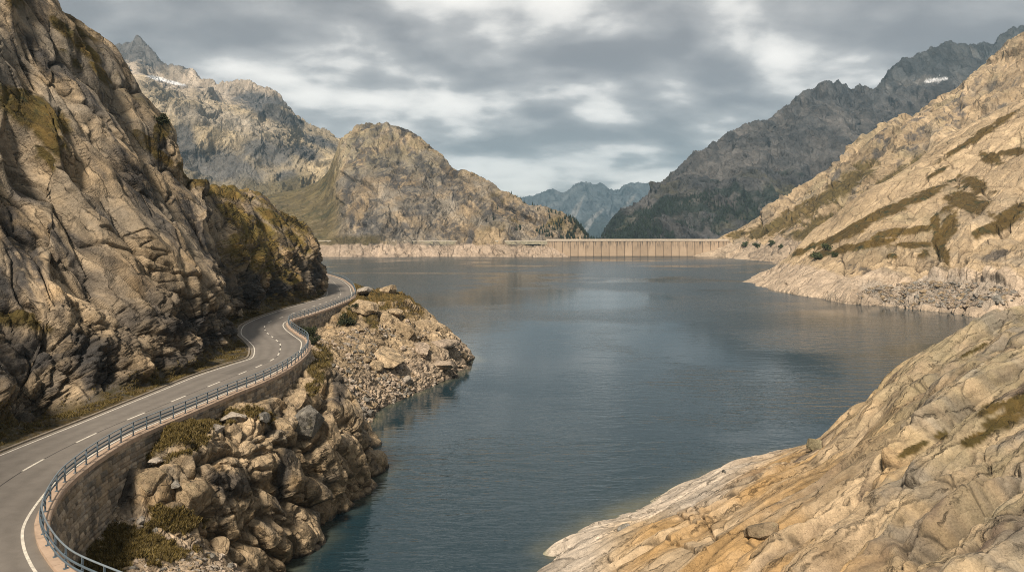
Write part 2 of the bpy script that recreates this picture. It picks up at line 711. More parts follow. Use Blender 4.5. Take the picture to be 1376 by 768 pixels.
# ------------------------------------------------------------------ the road in plan: left and right edges of the tarmac shelf, paired
ROAD_Z = 14.4
STN = [((-9.0, 27.0), (-14.0, 18.5)), ((-14.5, 30.2), (-20.5, 22.5)), ((-19.5, 33.2), (-26, 27.0)), ((-22.3, 35.9), (-31, 32)), ((-24.5, 38.7), (-34, 38)),
       ((-26.0, 41.6), (-35.4, 44)), ((-27.4, 45.4), (-36, 50)), ((-28.3, 50.6), (-35.8, 55)), ((-28.5, 56), (-35.4, 60.5)),
       ((-27.7, 62), (-35.1, 66)), ((-26.6, 70.2), (-34.7, 73)), ((-25.6, 76.1), (-34.3, 80)), ((-25.2, 82.5), (-33.2, 86.5)),
       ((-25.6, 90.2), (-32.4, 90.5)), ((-26.6, 96.6), (-33.4, 94.5)), ((-28.9, 104.8), (-35.2, 99.5)), ((-32.2, 111.6), (-38, 105.2)),
       ((-35, 117.5), (-41.0, 111)), ((-37.1, 123), (-43.2, 117)), ((-38.0, 128.1), (-44.9, 123.5)), ((-37.2, 136.6), (-45.8, 133)),
       ((-36.4, 149), (-45.8, 150)), ((-36.3, 165), (-44.8, 164)), ((-37.4, 177), (-44.6, 174.5)), ((-39.8, 188), (-46.9, 186)),
       ((-45.1, 209), (-51.7, 203)), ((-53.3, 235), (-60, 228)), ((-61, 254), (-68, 248)), ((-69.6, 272), (-76, 266)), ((-84, 300), (-91, 294))]
_rt = np.linspace(0, len(STN) - 1, (len(STN) - 1) * 10 + 1)
EDGE_R = _cr(np.array([s[0] for s in STN], float), _rt)
EDGE_L = _cr(np.array([s[1] for s in STN], float), _rt)


def road_at(f):
    """plan curve a fraction f across the road, 0 = outer (lake) edge, 1 = cliff edge"""
    return EDGE_R * (1 - f) + EDGE_L * f


# ------------------------------------------------------------------ left cliff
def edge_l(k):
    return STN[k][1]


def make_cliff():
    Z = ROAD_Z
    cols = []
    # each: verge point on the road's edge, cliff foot, five points up the face, the ridge, the back
    def col(foot, pts, back=None, vz=Z - 0.03):
        f = np.array(foot, float)
        d = np.linalg.norm(EDGE_L - f[None], axis=1)
        k = int(d.argmin())
        e = EDGE_L[k]
        lst = [(e[0] + (e[0] - f[0]) * -0.02, e[1], vz), (f[0], f[1], Z + 0.25)] + list(pts)
        cols.append(lst)
    def raw(foot, rise, out, bx=(-1.0, 0.1)):
        n = np.array(bx) / np.linalg.norm(bx)
        return [(foot[0] + n[0] * o, foot[1] + n[1] * o, Z + r) for r, o in zip(rise, out)]
    RISE, OUT = (4, 10, 19, 31, 45, 60, 64, 40), (1.5, 5, 11, 19, 28, 38, 52, 90)
    for foot, n in (((-22, 14), (-0.75, -0.66)), ((-27, 20), (-0.8, -0.6)), ((-33, 26), (-0.9, -0.35)), ((-36.5, 34), (-0.97, -0.1)), ((-38.3, 43), (-1, 0.25)),):
        col(foot, raw(foot, RISE, OUT, n))
    q = P_
    col((-39.2, 55), [q(-5, 500, 60), q(-5, 400, 66), q(-5, 300, 72.5), q(-5, 165, 80), q(0, 20, 89), q(20, -60, 99), q(35, -80, 116), q(20, 60, 150)])
    col((-38.2, 62), [q(75, 490, 65), q(75, 400, 70), q(80, 300, 77), q(85, 200, 84), q(88, 110, 92), q(85, 27, 102), q(60, 10, 118), q(20, 130, 160)])
    col((-37.2, 69), [q(150, 480, 71), q(154, 400, 76), q(158, 320, 83), q(162, 240, 91), q(158, 160, 100), q(150, 84, 111), q(135, 85, 126), q(80, 180, 165)])
    col((-35.9, 79.5), [q(240, 462, 81), q(240, 400, 85), q(235, 330, 92), q(228, 270, 99), q(224, 215, 108), q(218, 163, 117), q(205, 165, 131), q(150, 240, 165)])
    col((-35.7, 90.5), [q(302, 447, 92), q(298, 400, 95), q(288, 350, 99), q(276, 300, 105), q(260, 258, 113), q(245, 222, 121), q(232, 222, 136), q(190, 270, 165)])
    col((-36.3, 97.8), [q(326, 446, 99), q(320, 405, 101), q(307, 355, 104.5), q(290, 307, 109), q(272, 268, 116), q(255, 240, 125), q(240, 240, 139), q(210, 290, 165)])
    col((-40.3, 105), [(-41.2, 106, 17), (-42, 107.2, 21), (-44, 109, 26), (-46.5, 112, 31), (-49.5, 117, 35.2), (-53, 124, 37.8), (-58, 136, 36.5), (-70, 150, 22)])
    col((-46.2, 114), [(-47.5, 115, 17), (-48.2, 116.5, 21), (-49.2, 118.5, 26), (-50.6, 121, 31), (-52.4, 125, 35), (-54.6, 131, 37.6), (-62, 142, 36), (-76, 156, 20)])
    col((-47.6, 127), [q(330, 402, 129), q(327, 370, 131), q(322, 335, 134), q(315, 305, 138), q(308, 280, 141), q(300, 260, 146), q(288, 258, 158), q(250, 320, 185)])
    col((-47.0, 150), [q(379, 390, 151), q(376, 368, 152), q(371, 340, 155), q(362, 314, 158), q(352, 290, 161), q(340, 263, 166), q(325, 262, 180), q(290, 315, 205)])
    col((-45.6, 171), [q(426, 380, 172), q(425, 360, 172.5), q(422, 342, 173.5), q(414, 322, 175), q(402, 305, 177), q(385, 284, 181), q(365, 284, 195), q(330, 325, 220)])
    col((-47.6, 186), [q(433, 378, 187), q(433.5, 362, 189), q(432, 345, 191), q(426, 328, 193), q(414, 313, 196), q(396, 298, 200), q(370, 300, 214), q(335, 330, 235)])
    col((-52.6, 203), [(-53.5, 204, 17), (-54.5, 205, 20.5), (-56, 206.5, 24), (-58.5, 208, 27.5), (-62, 210, 30.5), (-67, 213, 32.5), (-76, 224, 31), (-90, 236, 20)])
    col((-61, 228), [(-62, 229, 16.5), (-63.5, 230, 19), (-66, 231.5, 22), (-69.5, 233, 25), (-74, 235, 27.5), (-80, 238, 29), (-90, 246, 28), (-104, 258, 18)])
    col((-77, 266), [(-78, 267, 16), (-80, 268, 18), (-82.5, 269, 20), (-86, 270.5, 22), (-91, 272, 23), (-98, 275, 24), (-108, 283, 23), (-122, 294, 16)])
    col((-92, 294), [(-93, 295, 16), (-95, 296, 18), (-97.5, 297, 20), (-101, 298.5, 22), (-106, 300, 23), (-113, 303, 24), (-123, 311, 23), (-137, 322, 16)])
    s = Sheet(cols, 1250, 900)
    P = s.P
    U, V = s.flat(s.U), s.flat(s.V)
    h = P[:, 2] - Z
    up = sstep(0.85, 1.5, V) * sstep(9.0, 8.2, V)                    # no relief on the strip beside the tarmac
    big = fbm(P, 26, 4, 0.5, 1)
    frac = sstep(11, 5.5, h + 4.5 * fbm(P, 12, 3, 0.55, 2) + np.where(U > 9.5, -4.0, 0.0))      # broken rock low down
    frac = np.clip(frac + 0.75 * sstep(9.3, 11.0, U) * sstep(0.15, 0.5, fbm(P, 14, 3, 0.5, 9) + 0.25), 0, 1)
    ax = basis((0.62, -0.1, -0.78), (0.5, 0.6, 0.5))
    pl, gp, t1 = lumps(P, 8.5, ax, (3.0, 1.0, 1.1), 0.07, 3, 1.9, 0.42, 0.42)
    d = (1.6 * big + 4.8 * pl - 0.6 * joint(gp, 0.022)) * (1 - 0.55 * np.exp(-((U - 10.7) / 0.7) ** 2))
    pl2, gp2, t2 = lumps(P, 3.3, ax, (2.6, 1.0, 1.0), 0.07, 5, 1.9, 0.45, 0.42)
    vis = sstep(-0.3, 0.15, fbm(P, 9, 3, 0.5, 4) + 0.8 * frac)
    d += (0.16 + 0.75 * vis) * 1.7 * pl2 * (1 - 0.4 * frac) - (0.2 + 0.25 * frac) * joint(gp2, 0.025) * vis
    e1, eg1, et1 = lumps(P, 3.6, ax, (1.5, 1, 1), 0.15, 31)
    e2, eg2, et2 = lumps(P, 1.35, ax, (1.4, 1, 1), 0.15, 32)
    d += frac * (2.3 * e1 - 0.55 * joint(eg1, 0.05) + 0.9 * e2 - 0.26 * joint(eg2, 0.06))
    e3, eg3, et3 = lumps(P, 0.5, None, (1, 1, 0.8), 0.1, 33)
    d += (0.05 + 0.5 * frac) * (0.36 * e3 - 0.10 * joint(eg3, 0.08))
    d += 0.16 * fbm(P, 2.2, 5, 0.55, 6) + 0.06 * frac * fbm(P, 0.5, 4, 0.6, 7, True)
    # hollowed dark base
    d -= frac * 0.6 * sstep(0.0, 0.6, fbm(P, 5, 3, 0.5, 12))
    # thin long cracks running down the slabs
    c1 = np.abs(fbm(P @ ax.T.astype(np.float32) / np.float32((6.0, 1.0, 1.0)), 3.6, 2, 0.4, 14))
    crackmask = sstep(-0.1, 0.3, fbm(P, 16, 2, 0.5, 15))
    d -= 0.6 * joint(c1, 0.02) * crackmask * (1 - 0.7 * frac)
    c2 = np.abs(fbm(P @ basis((0.2, 0.9, -0.35)).T.astype(np.float32) / np.float32((4.0, 1.0, 1.0)), 5.0, 3, 0.45, 16))
    d -= 0.38 * joint(c2, 0.012) * (1 - frac) * sstep(0.0, 0.3, fbm(P, 11, 2, 0.5, 17))
    CL = [[(54, 280), (79, 313), (100, 334), (117, 342)], [(129, 347), (146, 375), (158, 401), (167, 430), (160, 447)], [(33, 309), (54, 363), (79, 417)], [(117, 309), (167, 326), (205, 345), (240, 363)],
          [(158, 401), (183, 434), (208, 442), (233, 455)], [(108, 426), (135, 438), (162, 447)], [(64, 129), (84, 184), (117, 238), (129, 266)], [(125, 152), (141, 195), (152, 223), (184, 281)],
          [(23, 23), (47, 70), (98, 113), (137, 156), (191, 227)], [(156, 113), (172, 156), (195, 203)], [(0, 227), (23, 270), (30, 300)], [(232, 386), (277, 398), (305, 422)], [(234, 390), (240, 418), (250, 440)],
          [(200, 354), (252, 370), (280, 378)], [(238, 237), (240, 293), (256, 334), (297, 386)], [(205, 200), (214, 250), (232, 300), (250, 330)], [(0, 330), (30, 400), (60, 415)], [(60, 420), (90, 455), (110, 500)],
          [(180, 450), (200, 480), (205, 520)], [(350, 300), (352, 340), (340, 370)], [(400, 320), (405, 350), (398, 390)], [(415, 330), (424, 360), (420, 385)]]
    d -= 0.9
    cd, cleft_shade = carve(s, CL, 0.6, 1.6, 0.15, 46, 6.0, 1)
    s.push((d + cd) * up)
    verge = sstep(1.25, 0.8, V)
    s.push(verge * sstep(0.02, 0.3, V) * (0.10 + 0.12 * fbm(P, 0.7, 3, 0.6, 18)), (0, 0, 1))
    s.pq = pix(s)
    nf = fbm(P, 3.0, 4, 0.6, 20)
    nb = fbm(P, 11.0, 4, 0.55, 21)
    G1 = [(40, 150, 62, 22, 28), (70, 190, 38, 14, 48), (60, 215, 22, 12, 55), (20, 428, 36, 13, 5), (52, 440, 24, 9, 15), (85, 40, 30, 7, 42), (115, 68, 26, 7, 38),
          (20, 5, 14, 8, 20), (95, 82, 22, 6, 40), (135, 100, 26, 6, 48), (195, 190, 22, 9, 40), (218, 175, 12, 20, 10), (218, 212, 24, 8, 42), (252, 232, 20, 9, 40),
          (290, 255, 46, 9, 18), (262, 225, 22, 8, 40), (345, 318, 40, 14, 40), (325, 335, 22, 22, 50), (350, 350, 34, 18, 30), (388, 372, 26, 9, 35), (315, 290, 24, 12, 40), (365, 292, 26, 8, 30), (398, 300, 24, 6, 35),
          (400, 325, 22, 6, 40), (372, 400, 20, 6, -20), (405, 395, 14, 7, -20), (335, 300, 40, 10, 25)]
    gm = patches(s, G1, nf + 0.4 * nb, 0.55)
    su = slope_up(s, 2)
    gm = np.clip(gm * sstep(-0.08, 0.22, su + 0.25 * nf), 0, 1)
    far_g = 0.95 * sstep(11.4, 12.2, U) * sstep(0.58, 0.74, su + 0.25 * nf + 0.1 * nb) * sstep(5, 10, h)
    gm = np.maximum(gm, far_g)
    gm = np.maximum(gm, sstep(6.6, 7.4, V) * sstep(-0.1, 0.25, nb + 0.3 * nf) * sstep(0.3, 0.6, su))
    vg = sstep(1.55, 1.15, V + 0.4 * nf)
    s.push(np.where(V > 1.2, gm, 0) * (0.22 + 0.45 * np.maximum(fbm(P, 0.9, 3, 0.6, 24), -0.2)), (0, 0, 1))
    # colour
    col_ = mixc(TAN[None, :].repeat(len(P), 0), CREAM, sstep(-0.35, 0.4, nb + 0.25 * nf))
    col_ = mixc(col_, OCHRE, 0.6 * sstep(0.1, 0.55, fbm(P, 7, 4, 0.55, 26)) * sstep(34, 8, h))
    upper = sstep(6, 26, h + 9 * nb)
    col_ = mixc(col_, GREY, (0.30 + 0.45 * upper) * sstep(-0.35, 0.3, fbm(P, 8, 5, 0.62, 25) + 0.2 * t2 - 0.1))
    col_ = mixc(col_, OCHRE * 1.1, 0.5 * sstep(12.5, 14.5, U) * sstep(-0.2, 0.3, nb))
    col_ *= (0.86 + 0.28 * t1)[:, None] * (0.9 + 0.2 * t2)[:, None]
    streak = fbm(P @ ax.T.astype(np.float32) / np.float32((7.0, 1.0, 1.0)), 2.6, 4, 0.6, 27)
    sm = sstep(0.0, 0.26, streak) * sstep(-0.2, 0.3, fbm(P, 15, 3, 0.5, 28) + 0.25 * upper)
    col_ = mixc(col_, STAIN * 1.2, 0.85 * sm)
    s2_ = fbm(P @ ax.T.astype(np.float32) / np.float32((9.0, 1.0, 1.0)), 1.1, 4, 0.62, 35)
    col_ = mixc(col_, STAIN * 1.5, 0.7 * sstep(0.15, 0.4, s2_) * sstep(-0.1, 0.3, nb + 0.15))
    S1 = [(20, 330, 16, 62, -12), (46, 345, 9, 50, -14), (2, 390, 10, 40, 0), (110, 465, 40, 22, 5), (40, 480, 60, 30, 0), (130, 500, 22, 50, 0), (300, 470, 30, 40, 10),
          (350, 400, 40, 18, 10), (335, 380, 14, 22, 40), (385, 385, 20, 14, -20), (425, 372, 7, 22, 0), (260, 300, 10, 60, -25), (185, 240, 12, 50, -35), (250, 440, 40, 12, -20), (60, 80, 10, 50, -40)]
    bm = patches(s, S1, fbm(P, 2.4, 5, 0.65, 29) * 1.3, 0.6, 0.4)
    col_ = mixc(col_, STAIN, 0.92 * bm * sstep(-0.45, 0.05, fbm(P, 1.5, 4, 0.65, 30)))
    col_ = mixc(col_, STAIN * 1.2, 0.8 * frac * sstep(-0.25, 0.25, fbm(P, 3.2, 4, 0.6, 31)))
    joint_shade = np.maximum.reduce([cleft_shade, joint(c1, 0.016) * crackmask, 0.8 * joint(c2, 0.010) * (1 - frac), joint(gp, 0.018), 0.8 * joint(gp2, 0.016) * vis, frac * joint(eg1, 0.03)])
    col_ = mixc(col_, np.array([0.035, 0.030, 0.022]), 0.75 * joint_shade * sstep(-0.35, 0.1, nf))     # crevice darkness painted into open joints too narrow to shade themselves
    col_ *= (0.9 + 0.2 * np.where(frac > 0.5, et1, 0.5))[:, None]
    gcol = mixc(GRASS[None, :].repeat(len(P), 0), GRASS2, sstep(-0.3, 0.5, fbm(P, 2.0, 4, 0.6, 32)))
    gcol = mixc(gcol, DGREEN, sstep(0.1, 0.6, fbm(P, 1.4, 3, 0.6, 33)))
    gcol = gcol * (1 + 0.5 * sstep(10.5, 12, U))[:, None]
    col_ = mixc(col_, gcol, gm)
    vcol = mixc(gcol * 0.8, np.array([0.13, 0.11, 0.085]), sstep(-0.1, 0.35, fbm(P, 0.8, 4, 0.65, 34)))
    col_ = mixc(col_, vcol, vg)
    o = s.build('cliff', M_CLIFF, col_)
    tag(o, 'high tan granite cliff rising beside the inner edge of the road', 'cliff', kind='structure')
    return s


cliff = make_cliff()


# ------------------------------------------------------------------ rocky shore below the road and the little peninsula
def make_shore():
    q = [
        [(-12.5, 29.5, 10), (-9, 33, 8.5), (-6, 36, 7), (-4, 38.5, 5), (-2, 41, 2), (-.5, 43, 0), (2, 47, -5)],
        [(-21.5, 36.0, 9.6), (-18, 40, 8.8), (-15.5, 44, 7.5), (-14, 47.5, 5), (-13, 50.5, 2), (-12, 53, -.5), (-10, 57, -5)],
        [(-26.0, 42.5, 9.6), (-22.4, 46, 8.8), (-20.2, 49.5, 7.4), (-18.9, 53, 5), (-18, 56, 2.2), (-17.3, 59, -.5), (-15.5, 62, -5)],
        [(-28.6, 50.8, 9.9), (-25.6, 50.8, 9.4), (-23.4, 52.5, 7.9), (-22, 54.2, 6.4), (-20.8, 57.6, 3.6), (-20, 61.5, 0), (-18, 65, -5)],
        [(-29, 56, 13.2), (-26.2, 55.8, 12.8), (-24.2, 55.3, 11.3), (-22.9, 55, 8.8), (-21.8, 56, 5.6), (-20.4, 62, 0), (-18, 66, -5)],
        [(-28, 63, 13.4), (-25.2, 62.2, 13.5), (-23, 61.6, 12), (-21.8, 60.8, 8.6), (-21, 60.8, 4.6), (-20.2, 63.5, 0), (-17.8, 68.5, -6)],
        [(-26.8, 71.5, 13.3), (-23.8, 70, 13.4), (-21.5, 69, 11.8), (-20.3, 68, 8.6), (-19.5, 67.6, 4.6), (-18.9, 69.4, 0), (-16.6, 73, -6)],
        [(-25.8, 80, 12.8), (-22.2, 79, 12.3), (-19.6, 78, 10), (-18.3, 77.5, 7), (-17.7, 77.6, 3.8), (-17.3, 80, 0), (-15, 84, -6)],
        [(-26.2, 90, 12.8), (-23, 89, 12.8), (-20.2, 88, 10.3), (-18.4, 88, 7), (-17.3, 89, 3.2), (-16.7, 91.4, 0), (-13, 96, -6)],
        [(-28.4, 100.5, 12.4), (-25.4, 99.4, 11.4), (-22.9, 99, 8.2), (-21.5, 100, 5), (-20.5, 102, 2), (-19.6, 104.6, 0), (-17, 108, -4)],
        [(-33.2, 111.8, 11.8), (-30, 112, 10), (-27.8, 113.2, 7.3), (-25.8, 115.2, 4.5), (-24.2, 117.4, 2), (-22.8, 119.6, 0), (-19, 122, -3)],
        [(-37.8, 123, 11.8), (-33, 124, 10.4), (-29, 125, 7.8), (-25, 126.2, 4.9), (-22.2, 127.7, 2), (-20.3, 129.6, 0), (-16.5, 131.5, -3)],
        [(-37.8, 136.4, 11.8), (-32.8, 137.2, 10.9), (-27.3, 138.2, 8.7), (-22, 139.6, 5.8), (-18, 141.4, 2.8), (-15.4, 143.5, 0), (-12, 145, -3)],
        [(-37.2, 149, 12.8), (-32, 149.4, 12.8), (-26, 150.2, 10.7), (-19.2, 152, 7.6), (-13.4, 153.4, 3.6), (-10.8, 155, 0), (-8, 156.5, -3)],
        [(-37.2, 165, 13.8), (-31.6, 166, 14.2), (-25, 167, 13.2), (-18, 168, 9), (-11.5, 169.4, 3.7), (-8.7, 170.4, 0), (-5, 171.5, -3)],
        [(-40.2, 188, 14.1), (-33, 189, 14.4), (-26, 188.6, 12.6), (-20, 187.4, 7), (-14, 186, 2.6), (-11, 185.4, 0), (-7, 186, -3)],
        [(-45.8, 210, 13.9), (-39, 212, 12.6), (-33, 212.4, 8.6), (-28, 211.4, 4.6), (-23, 210, 1.7), (-19.5, 209, 0), (-15, 208.5, -3)],
        [(-61, 254, 13.9), (-55, 256.4, 10.8), (-51, 258, 7), (-47, 260, 4), (-44, 261.5, 1.4), (-41, 263, 0), (-36, 265, -4)],
        [(-85, 300, 13.9), (-79, 303, 10.8), (-75, 305, 7), (-71, 307, 4), (-68, 309, 1.4), (-65, 311, 0), (-60, 313, -4)],
    ]
    s = Sheet(q, 1350, 620)
    P = s.P
    U, V = s.flat(s.U), s.flat(s.V)
    z = P[:, 2]
    crag = sstep(3.2, 4.0, U) * sstep(10.3, 9.0, U)
    tip = sstep(12.0, 13.5, U) * sstep(17.5, 15.5, U)
    near = sstep(3.7, 3.0, U)
    inlet = sstep(9.3, 10.2, U) * sstep(13.8, 12.0, U)
    hold = sstep(0.0, 0.5, V)
    ax = basis((0.25, 0.35, -0.9), (0.85, 0.3, 0.3))
    e1, g1, t1 = lumps(P, 6.0, ax, (1.5, 1.0, 1.0), 0.12, 411.7, 0.8, 0.6)
    d = (0.95 * crag + 0.8 * tip + 0.15 * inlet + 0.15 * near) * (4.2 * e1 - 1.1 * joint(g1, 0.06)) + crag * 0.5 * fbm(P, 8, 3, 0.5, 42)
    e2, g2, t2 = lumps(P, 2.1, ax, (1.4, 1.0, 1.0), 0.12, 431.7, 0.8, 0.6)
    d += (0.75 * crag + 0.75 * tip + 0.35 * inlet + 0.25 * near) * (1.55 * e2 - 0.5 * joint(g2, 0.06))
    e3, g3, t3 = lumps(P, 0.75, None, (1, 1, 0.75), 0.12, 451.7, 0.8, 0.6)
    d += (0.22 * crag + 0.35 * tip + 1.0 * inlet + 0.8 * near) * (0.62 * e3 - 0.12 * joint(g3, 0.07))
    gp2 = g2
    d += 0.12 * fbm(P, 1.2, 4, 0.55, 46)
    s.push(d * hold)
    s.pq = pix(s)
    nf = fbm(P, 1.6, 4, 0.6, 50)
    nb = fbm(P, 6.0, 4, 0.55, 51)
    su = slope_up(s, 3)
    Gs = [(230, 598, 46, 20, -30), (265, 575, 36, 16, -20), (300, 560, 24, 9, -10), (180, 735, 60, 22, 10), (230, 700, 40, 14, 0), (140, 755, 40, 20, 0), (350, 560, 22, 8, 20), (428, 500, 14, 10, 30),
          (435, 480, 16, 12, 50), (500, 395, 26, 7, 5), (520, 410, 20, 9, 20), (530, 397, 12, 8, 40), (540, 415, 14, 8, 30), (470, 425, 10, 14, 60), (500, 430, 12, 8, 20), (420, 520, 8, 8, 0), (478, 400, 12, 10, 0)]
    gm = patches(s, Gs, nf * 1.5 + 0.6 * nb, 1.0) * sstep(0.1, 0.5, su + 0.3 * nf)
    gm = np.maximum(gm, sstep(13.2, 14, U) * sstep(9.5, 11.5, P[:, 2]) * sstep(0.35, 0.65, su + 0.35 * nf))
    s.push(gm * hold * (0.12 + 0.3 * np.maximum(fbm(P, 0.6, 3, 0.6, 52), -0.2)), (0, 0, 1))
    c = mixc(TAN[None, :].repeat(len(P), 0), CREAM, sstep(-0.3, 0.45, nb + 0.3 * nf))
    c = mixc(c, GREY, 0.6 * crag * sstep(-0.1, 0.4, fbm(P, 4, 4, 0.6, 53)))
    c = mixc(c, PINK, 0.7 * sstep(7.5, 3.5, z + 1.2 * nb) * sstep(9.2, 10.5, U))
    c = mixc(c, PINK * 0.9, 0.55 * near)
    c = mixc(c, OCHRE, 0.45 * sstep(0.15, 0.5, fbm(P, 3.5, 4, 0.55, 54)))
    c *= (0.85 + 0.3 * t1)[:, None] * (0.82 + 0.36 * t2)[:, None] * (0.9 + 0.2 * t3)[:, None]
    c = mixc(c, STAIN * 1.6, 0.7 * sstep(0.15, 0.5, fbm(P @ ax.T.astype(np.float32) / np.float32((4, 1, 1)), 2.2, 4, 0.6, 55)) * (crag + 0.3 * tip))
    c = mixc(c, STAIN * 0.9, 0.85 * patches(s, [(455, 520, 9, 24, -5), (165, 640, 16, 46, 0), (250, 690, 22, 16, 0), (310, 650, 30, 20, 0), (380, 640, 10, 40, 10)], nf * 1.4, 0.5, 0.4))
    c = mixc(c, np.array([0.03, 0.027, 0.02]), 0.7 * np.maximum(joint(g1, 0.035), 0.7 * joint(g2, 0.03)) * (crag + tip) * sstep(-0.4, 0.1, nb))  # shade between the blocks put into the colour
    zf = s.P[:, 2]
    c = mixc(c, STAIN, 0.75 * sstep(0.5, 0.1, zf + 0.3 * nf))           # the wet line at the water
    gcol = mixc(GRASS[None, :].repeat(len(P), 0), GRASS2, sstep(-0.2, 0.5, nb))
    gcol = mixc(gcol, GRASS2 * 1.35, 0.8 * sstep(13, 14, U))
    gcol = mixc(gcol, DGREEN, sstep(0.0, 0.5, fbm(P, 1.1, 3, 0.6, 57)))
    c = mixc(c, gcol, gm)
    o = s.build('shore', M_SHORE, c)
    tag(o, 'broken granite bank below the road wall running out to a small headland', 'shore', kind='structure')
    s.gm = gm
    return s


shore = make_shore()


# ------------------------------------------------------------------ smooth granite slab in the right foreground
def make_slab():
    q = P_
    cols = [
        [(-9, 28, -4), (-6, 36, -4), (-3, 45, -4), (-1, 54, -4), (0, 62, -4), (2, 70, -4), (4, 78, -5), (6, 86, -6), (8, 96, -8)],
        [q(690, 900, 47), q(700, 840, 53), q(711, 792, 60), q(720, 768, 65), q(724, 762, 67.5), q(729, 752, 71), q(733, 742, 76), q(738, 734, 84), q(742, 730, 94)],
        [q(760, 900, 40), q(775, 830, 48), q(788, 770, 58), q(795, 730, 67.5), q(800, 707, 74), q(803, 700, 78), q(806, 692, 84), q(810, 686, 92), q(814, 682, 102)],
        [q(850, 900, 33), q(860, 820, 42), q(868, 757, 52), q(872, 712, 63), q(875, 690, 73), q(878, 680, 79), q(882, 672, 85), q(886, 668, 94), q(890, 664, 104)],
        [q(930, 900, 27), q(932, 830, 35), q(935, 765, 44), q(937, 715, 54), q(940, 680, 64), q(942, 655, 74), q(945, 648, 82), q(950, 642, 92), q(954, 638, 104)],
        [q(1010, 900, 23), q(1005, 830, 30), q(1003, 765, 38), q(1002, 710, 47), q(1000, 668, 57), q(999, 641, 67), q(1000, 626, 76), q(1002, 622, 88), q(1005, 620, 102)],
        [q(1120, 900, 19), q(1110, 830, 24.5), q(1105, 765, 31), q(1100, 705, 40), q(1095, 655, 50), q(1092, 620, 62), q(1090, 601, 72), q(1090, 599, 86), q(1092, 600, 104)],
        [q(1230, 900, 16.5), q(1215, 820, 21), q(1205, 740, 27.5), q(1195, 680, 35), q(1185, 620, 45), q(1175, 572, 56), q(1170, 546, 66), q(1168, 548, 82), q(1168, 556, 106)],
        [q(1320, 900, 14), q(1300, 800, 19), q(1280, 710, 25.5), q(1260, 640, 33.5), q(1245, 570, 44.5), q(1233, 512, 57), q(1229, 486, 67), q(1226, 490, 84), q(1224, 510, 110)],
        [q(1420, 880, 13), q(1390, 780, 18), q(1365, 680, 25), q(1340, 600, 33), q(1320, 530, 44), q(1306, 476, 56), q(1300, 453, 66), q(1296, 458, 84), q(1290, 480, 112)],
        [q(1550, 850, 12), q(1500, 740, 17.5), q(1460, 640, 25), q(1430, 555, 34), q(1400, 490, 45), q(1385, 446, 56), q(1376, 427, 66), q(1370, 434, 84), q(1360, 460, 112)],
        [q(1750, 800, 11), q(1680, 700, 17), q(1600, 600, 25), q(1550, 520, 34), q(1510, 456, 45), q(1490, 420, 57), q(1480, 402, 67), q(1470, 408, 84), q(1455, 430, 112)],
        [q(2000, 760, 10), q(1900, 640, 17), q(1780, 540, 25), q(1700, 470, 34), q(1650, 415, 45), q(1620, 380, 57), q(1600, 362, 67), q(1590, 366, 84), q(1570, 390, 112)],
    ]
    s = Sheet(cols, 1150, 900)
    P = s.P
    U, V = s.flat(s.U), s.flat(s.V)
    ax = basis((0.87, 0.38, 0.26), (-0.40, 0.85, 0.2))
    L = (P @ ax.T.astype(np.float32))
    warp = fbm(P, 9, 3, 0.5, 61)
    # sheets of rock one above the other: a tilted stair of long slabs
    pl, gp, t1 = lumps(P, 4.2, ax, (4.6, 1.0, 1.1), 0.10, 62, 1.6, 0.40, 0.40)
    rough_zone = sstep(6.0, 8.2, U + 0.9 * (4.0 - V) + 2.0 * fbm(P, 10, 3, 0.5, 63))
    smooth = 1 - rough_zone
    d = 0.7 * warp + (0.40 + 0.55 * rough_zone) * 2.5 * pl - (0.16 + 0.2 * rough_zone) * joint(gp, 0.02)
    pl2, gp2, t2 = lumps(P, 1.4, ax, (3.6, 1.0, 1.0), 0.10, 64, 1.6, 0.45, 0.45)
    m2 = 0.10 + 0.6 * sstep(-0.2, 0.3, fbm(P, 6, 3, 0.5, 65) + 0.4 * rough_zone - 0.15)
    d += m2 * (0.75 * pl2 - 0.14 * joint(gp2, 0.025))
    e3, eg3, t3 = lumps(P, 1.9, ax, (1.7, 1, 1), 0.15, 66)
    m3 = rough_zone * sstep(0.0, 0.25, fbm(P, 7, 3, 0.5, 67) + 0.25 * sstep(4.5, 2.0, V))
    d += 0.35 * m3 * (1.1 * e3 - 0.3 * joint(eg3, 0.04))
    e4, eg4, t4 = lumps(P, 0.55, ax, (1.6, 1, 1), 0.1, 74)
    d += m3 * 0.12 * e4
    lm = sstep(-0.25, 0.25, fbm(L / np.float32((3, 1, 1)), 5, 3, 0.5, 75))
    q1 = L[:, 1] + 1.5 * fbm(L / np.float32((5.0, 1, 1)), 4.5, 3, 0.5, 76)
    lp, lip, lt = ledges(q1, 3.1, 0.3, 0.11)
    d += lm * (0.85 * lp - 0.28 * lip)
    lm2 = sstep(-0.15, 0.3, fbm(L / np.float32((3, 1, 1)), 3.2, 3, 0.5, 77) + 0.2 * rough_zone)
    lp2, lip2, lt2 = ledges(q1 + 0.35 * fbm(L / np.float32((4.0, 1, 1)), 1.4, 3, 0.5, 78), 0.85, 0.7, 0.14)
    d += lm2 * (0.22 * lp2 - 0.10 * lip2)
    lam = fbm(L / np.float32((9.0, 1.0, 1.0)), 1.3, 4, 0.55, 68)
    d += 0.06 * lam * (0.4 + rough_zone)
    cr = np.abs(fbm(L / np.float32((7.0, 1.0, 1.0)), 2.6, 3, 0.5, 69))
    crm = sstep(-0.15, 0.2, fbm(P, 8, 2, 0.5, 70))
    d -= 0.32 * joint(cr, 0.014) * crm
    cr2 = np.abs(fbm(P @ basis((0.3, -0.8, 0.4)).T.astype(np.float32) / np.float32((4.0, 1.0, 1.0)), 3.6, 3, 0.5, 71))
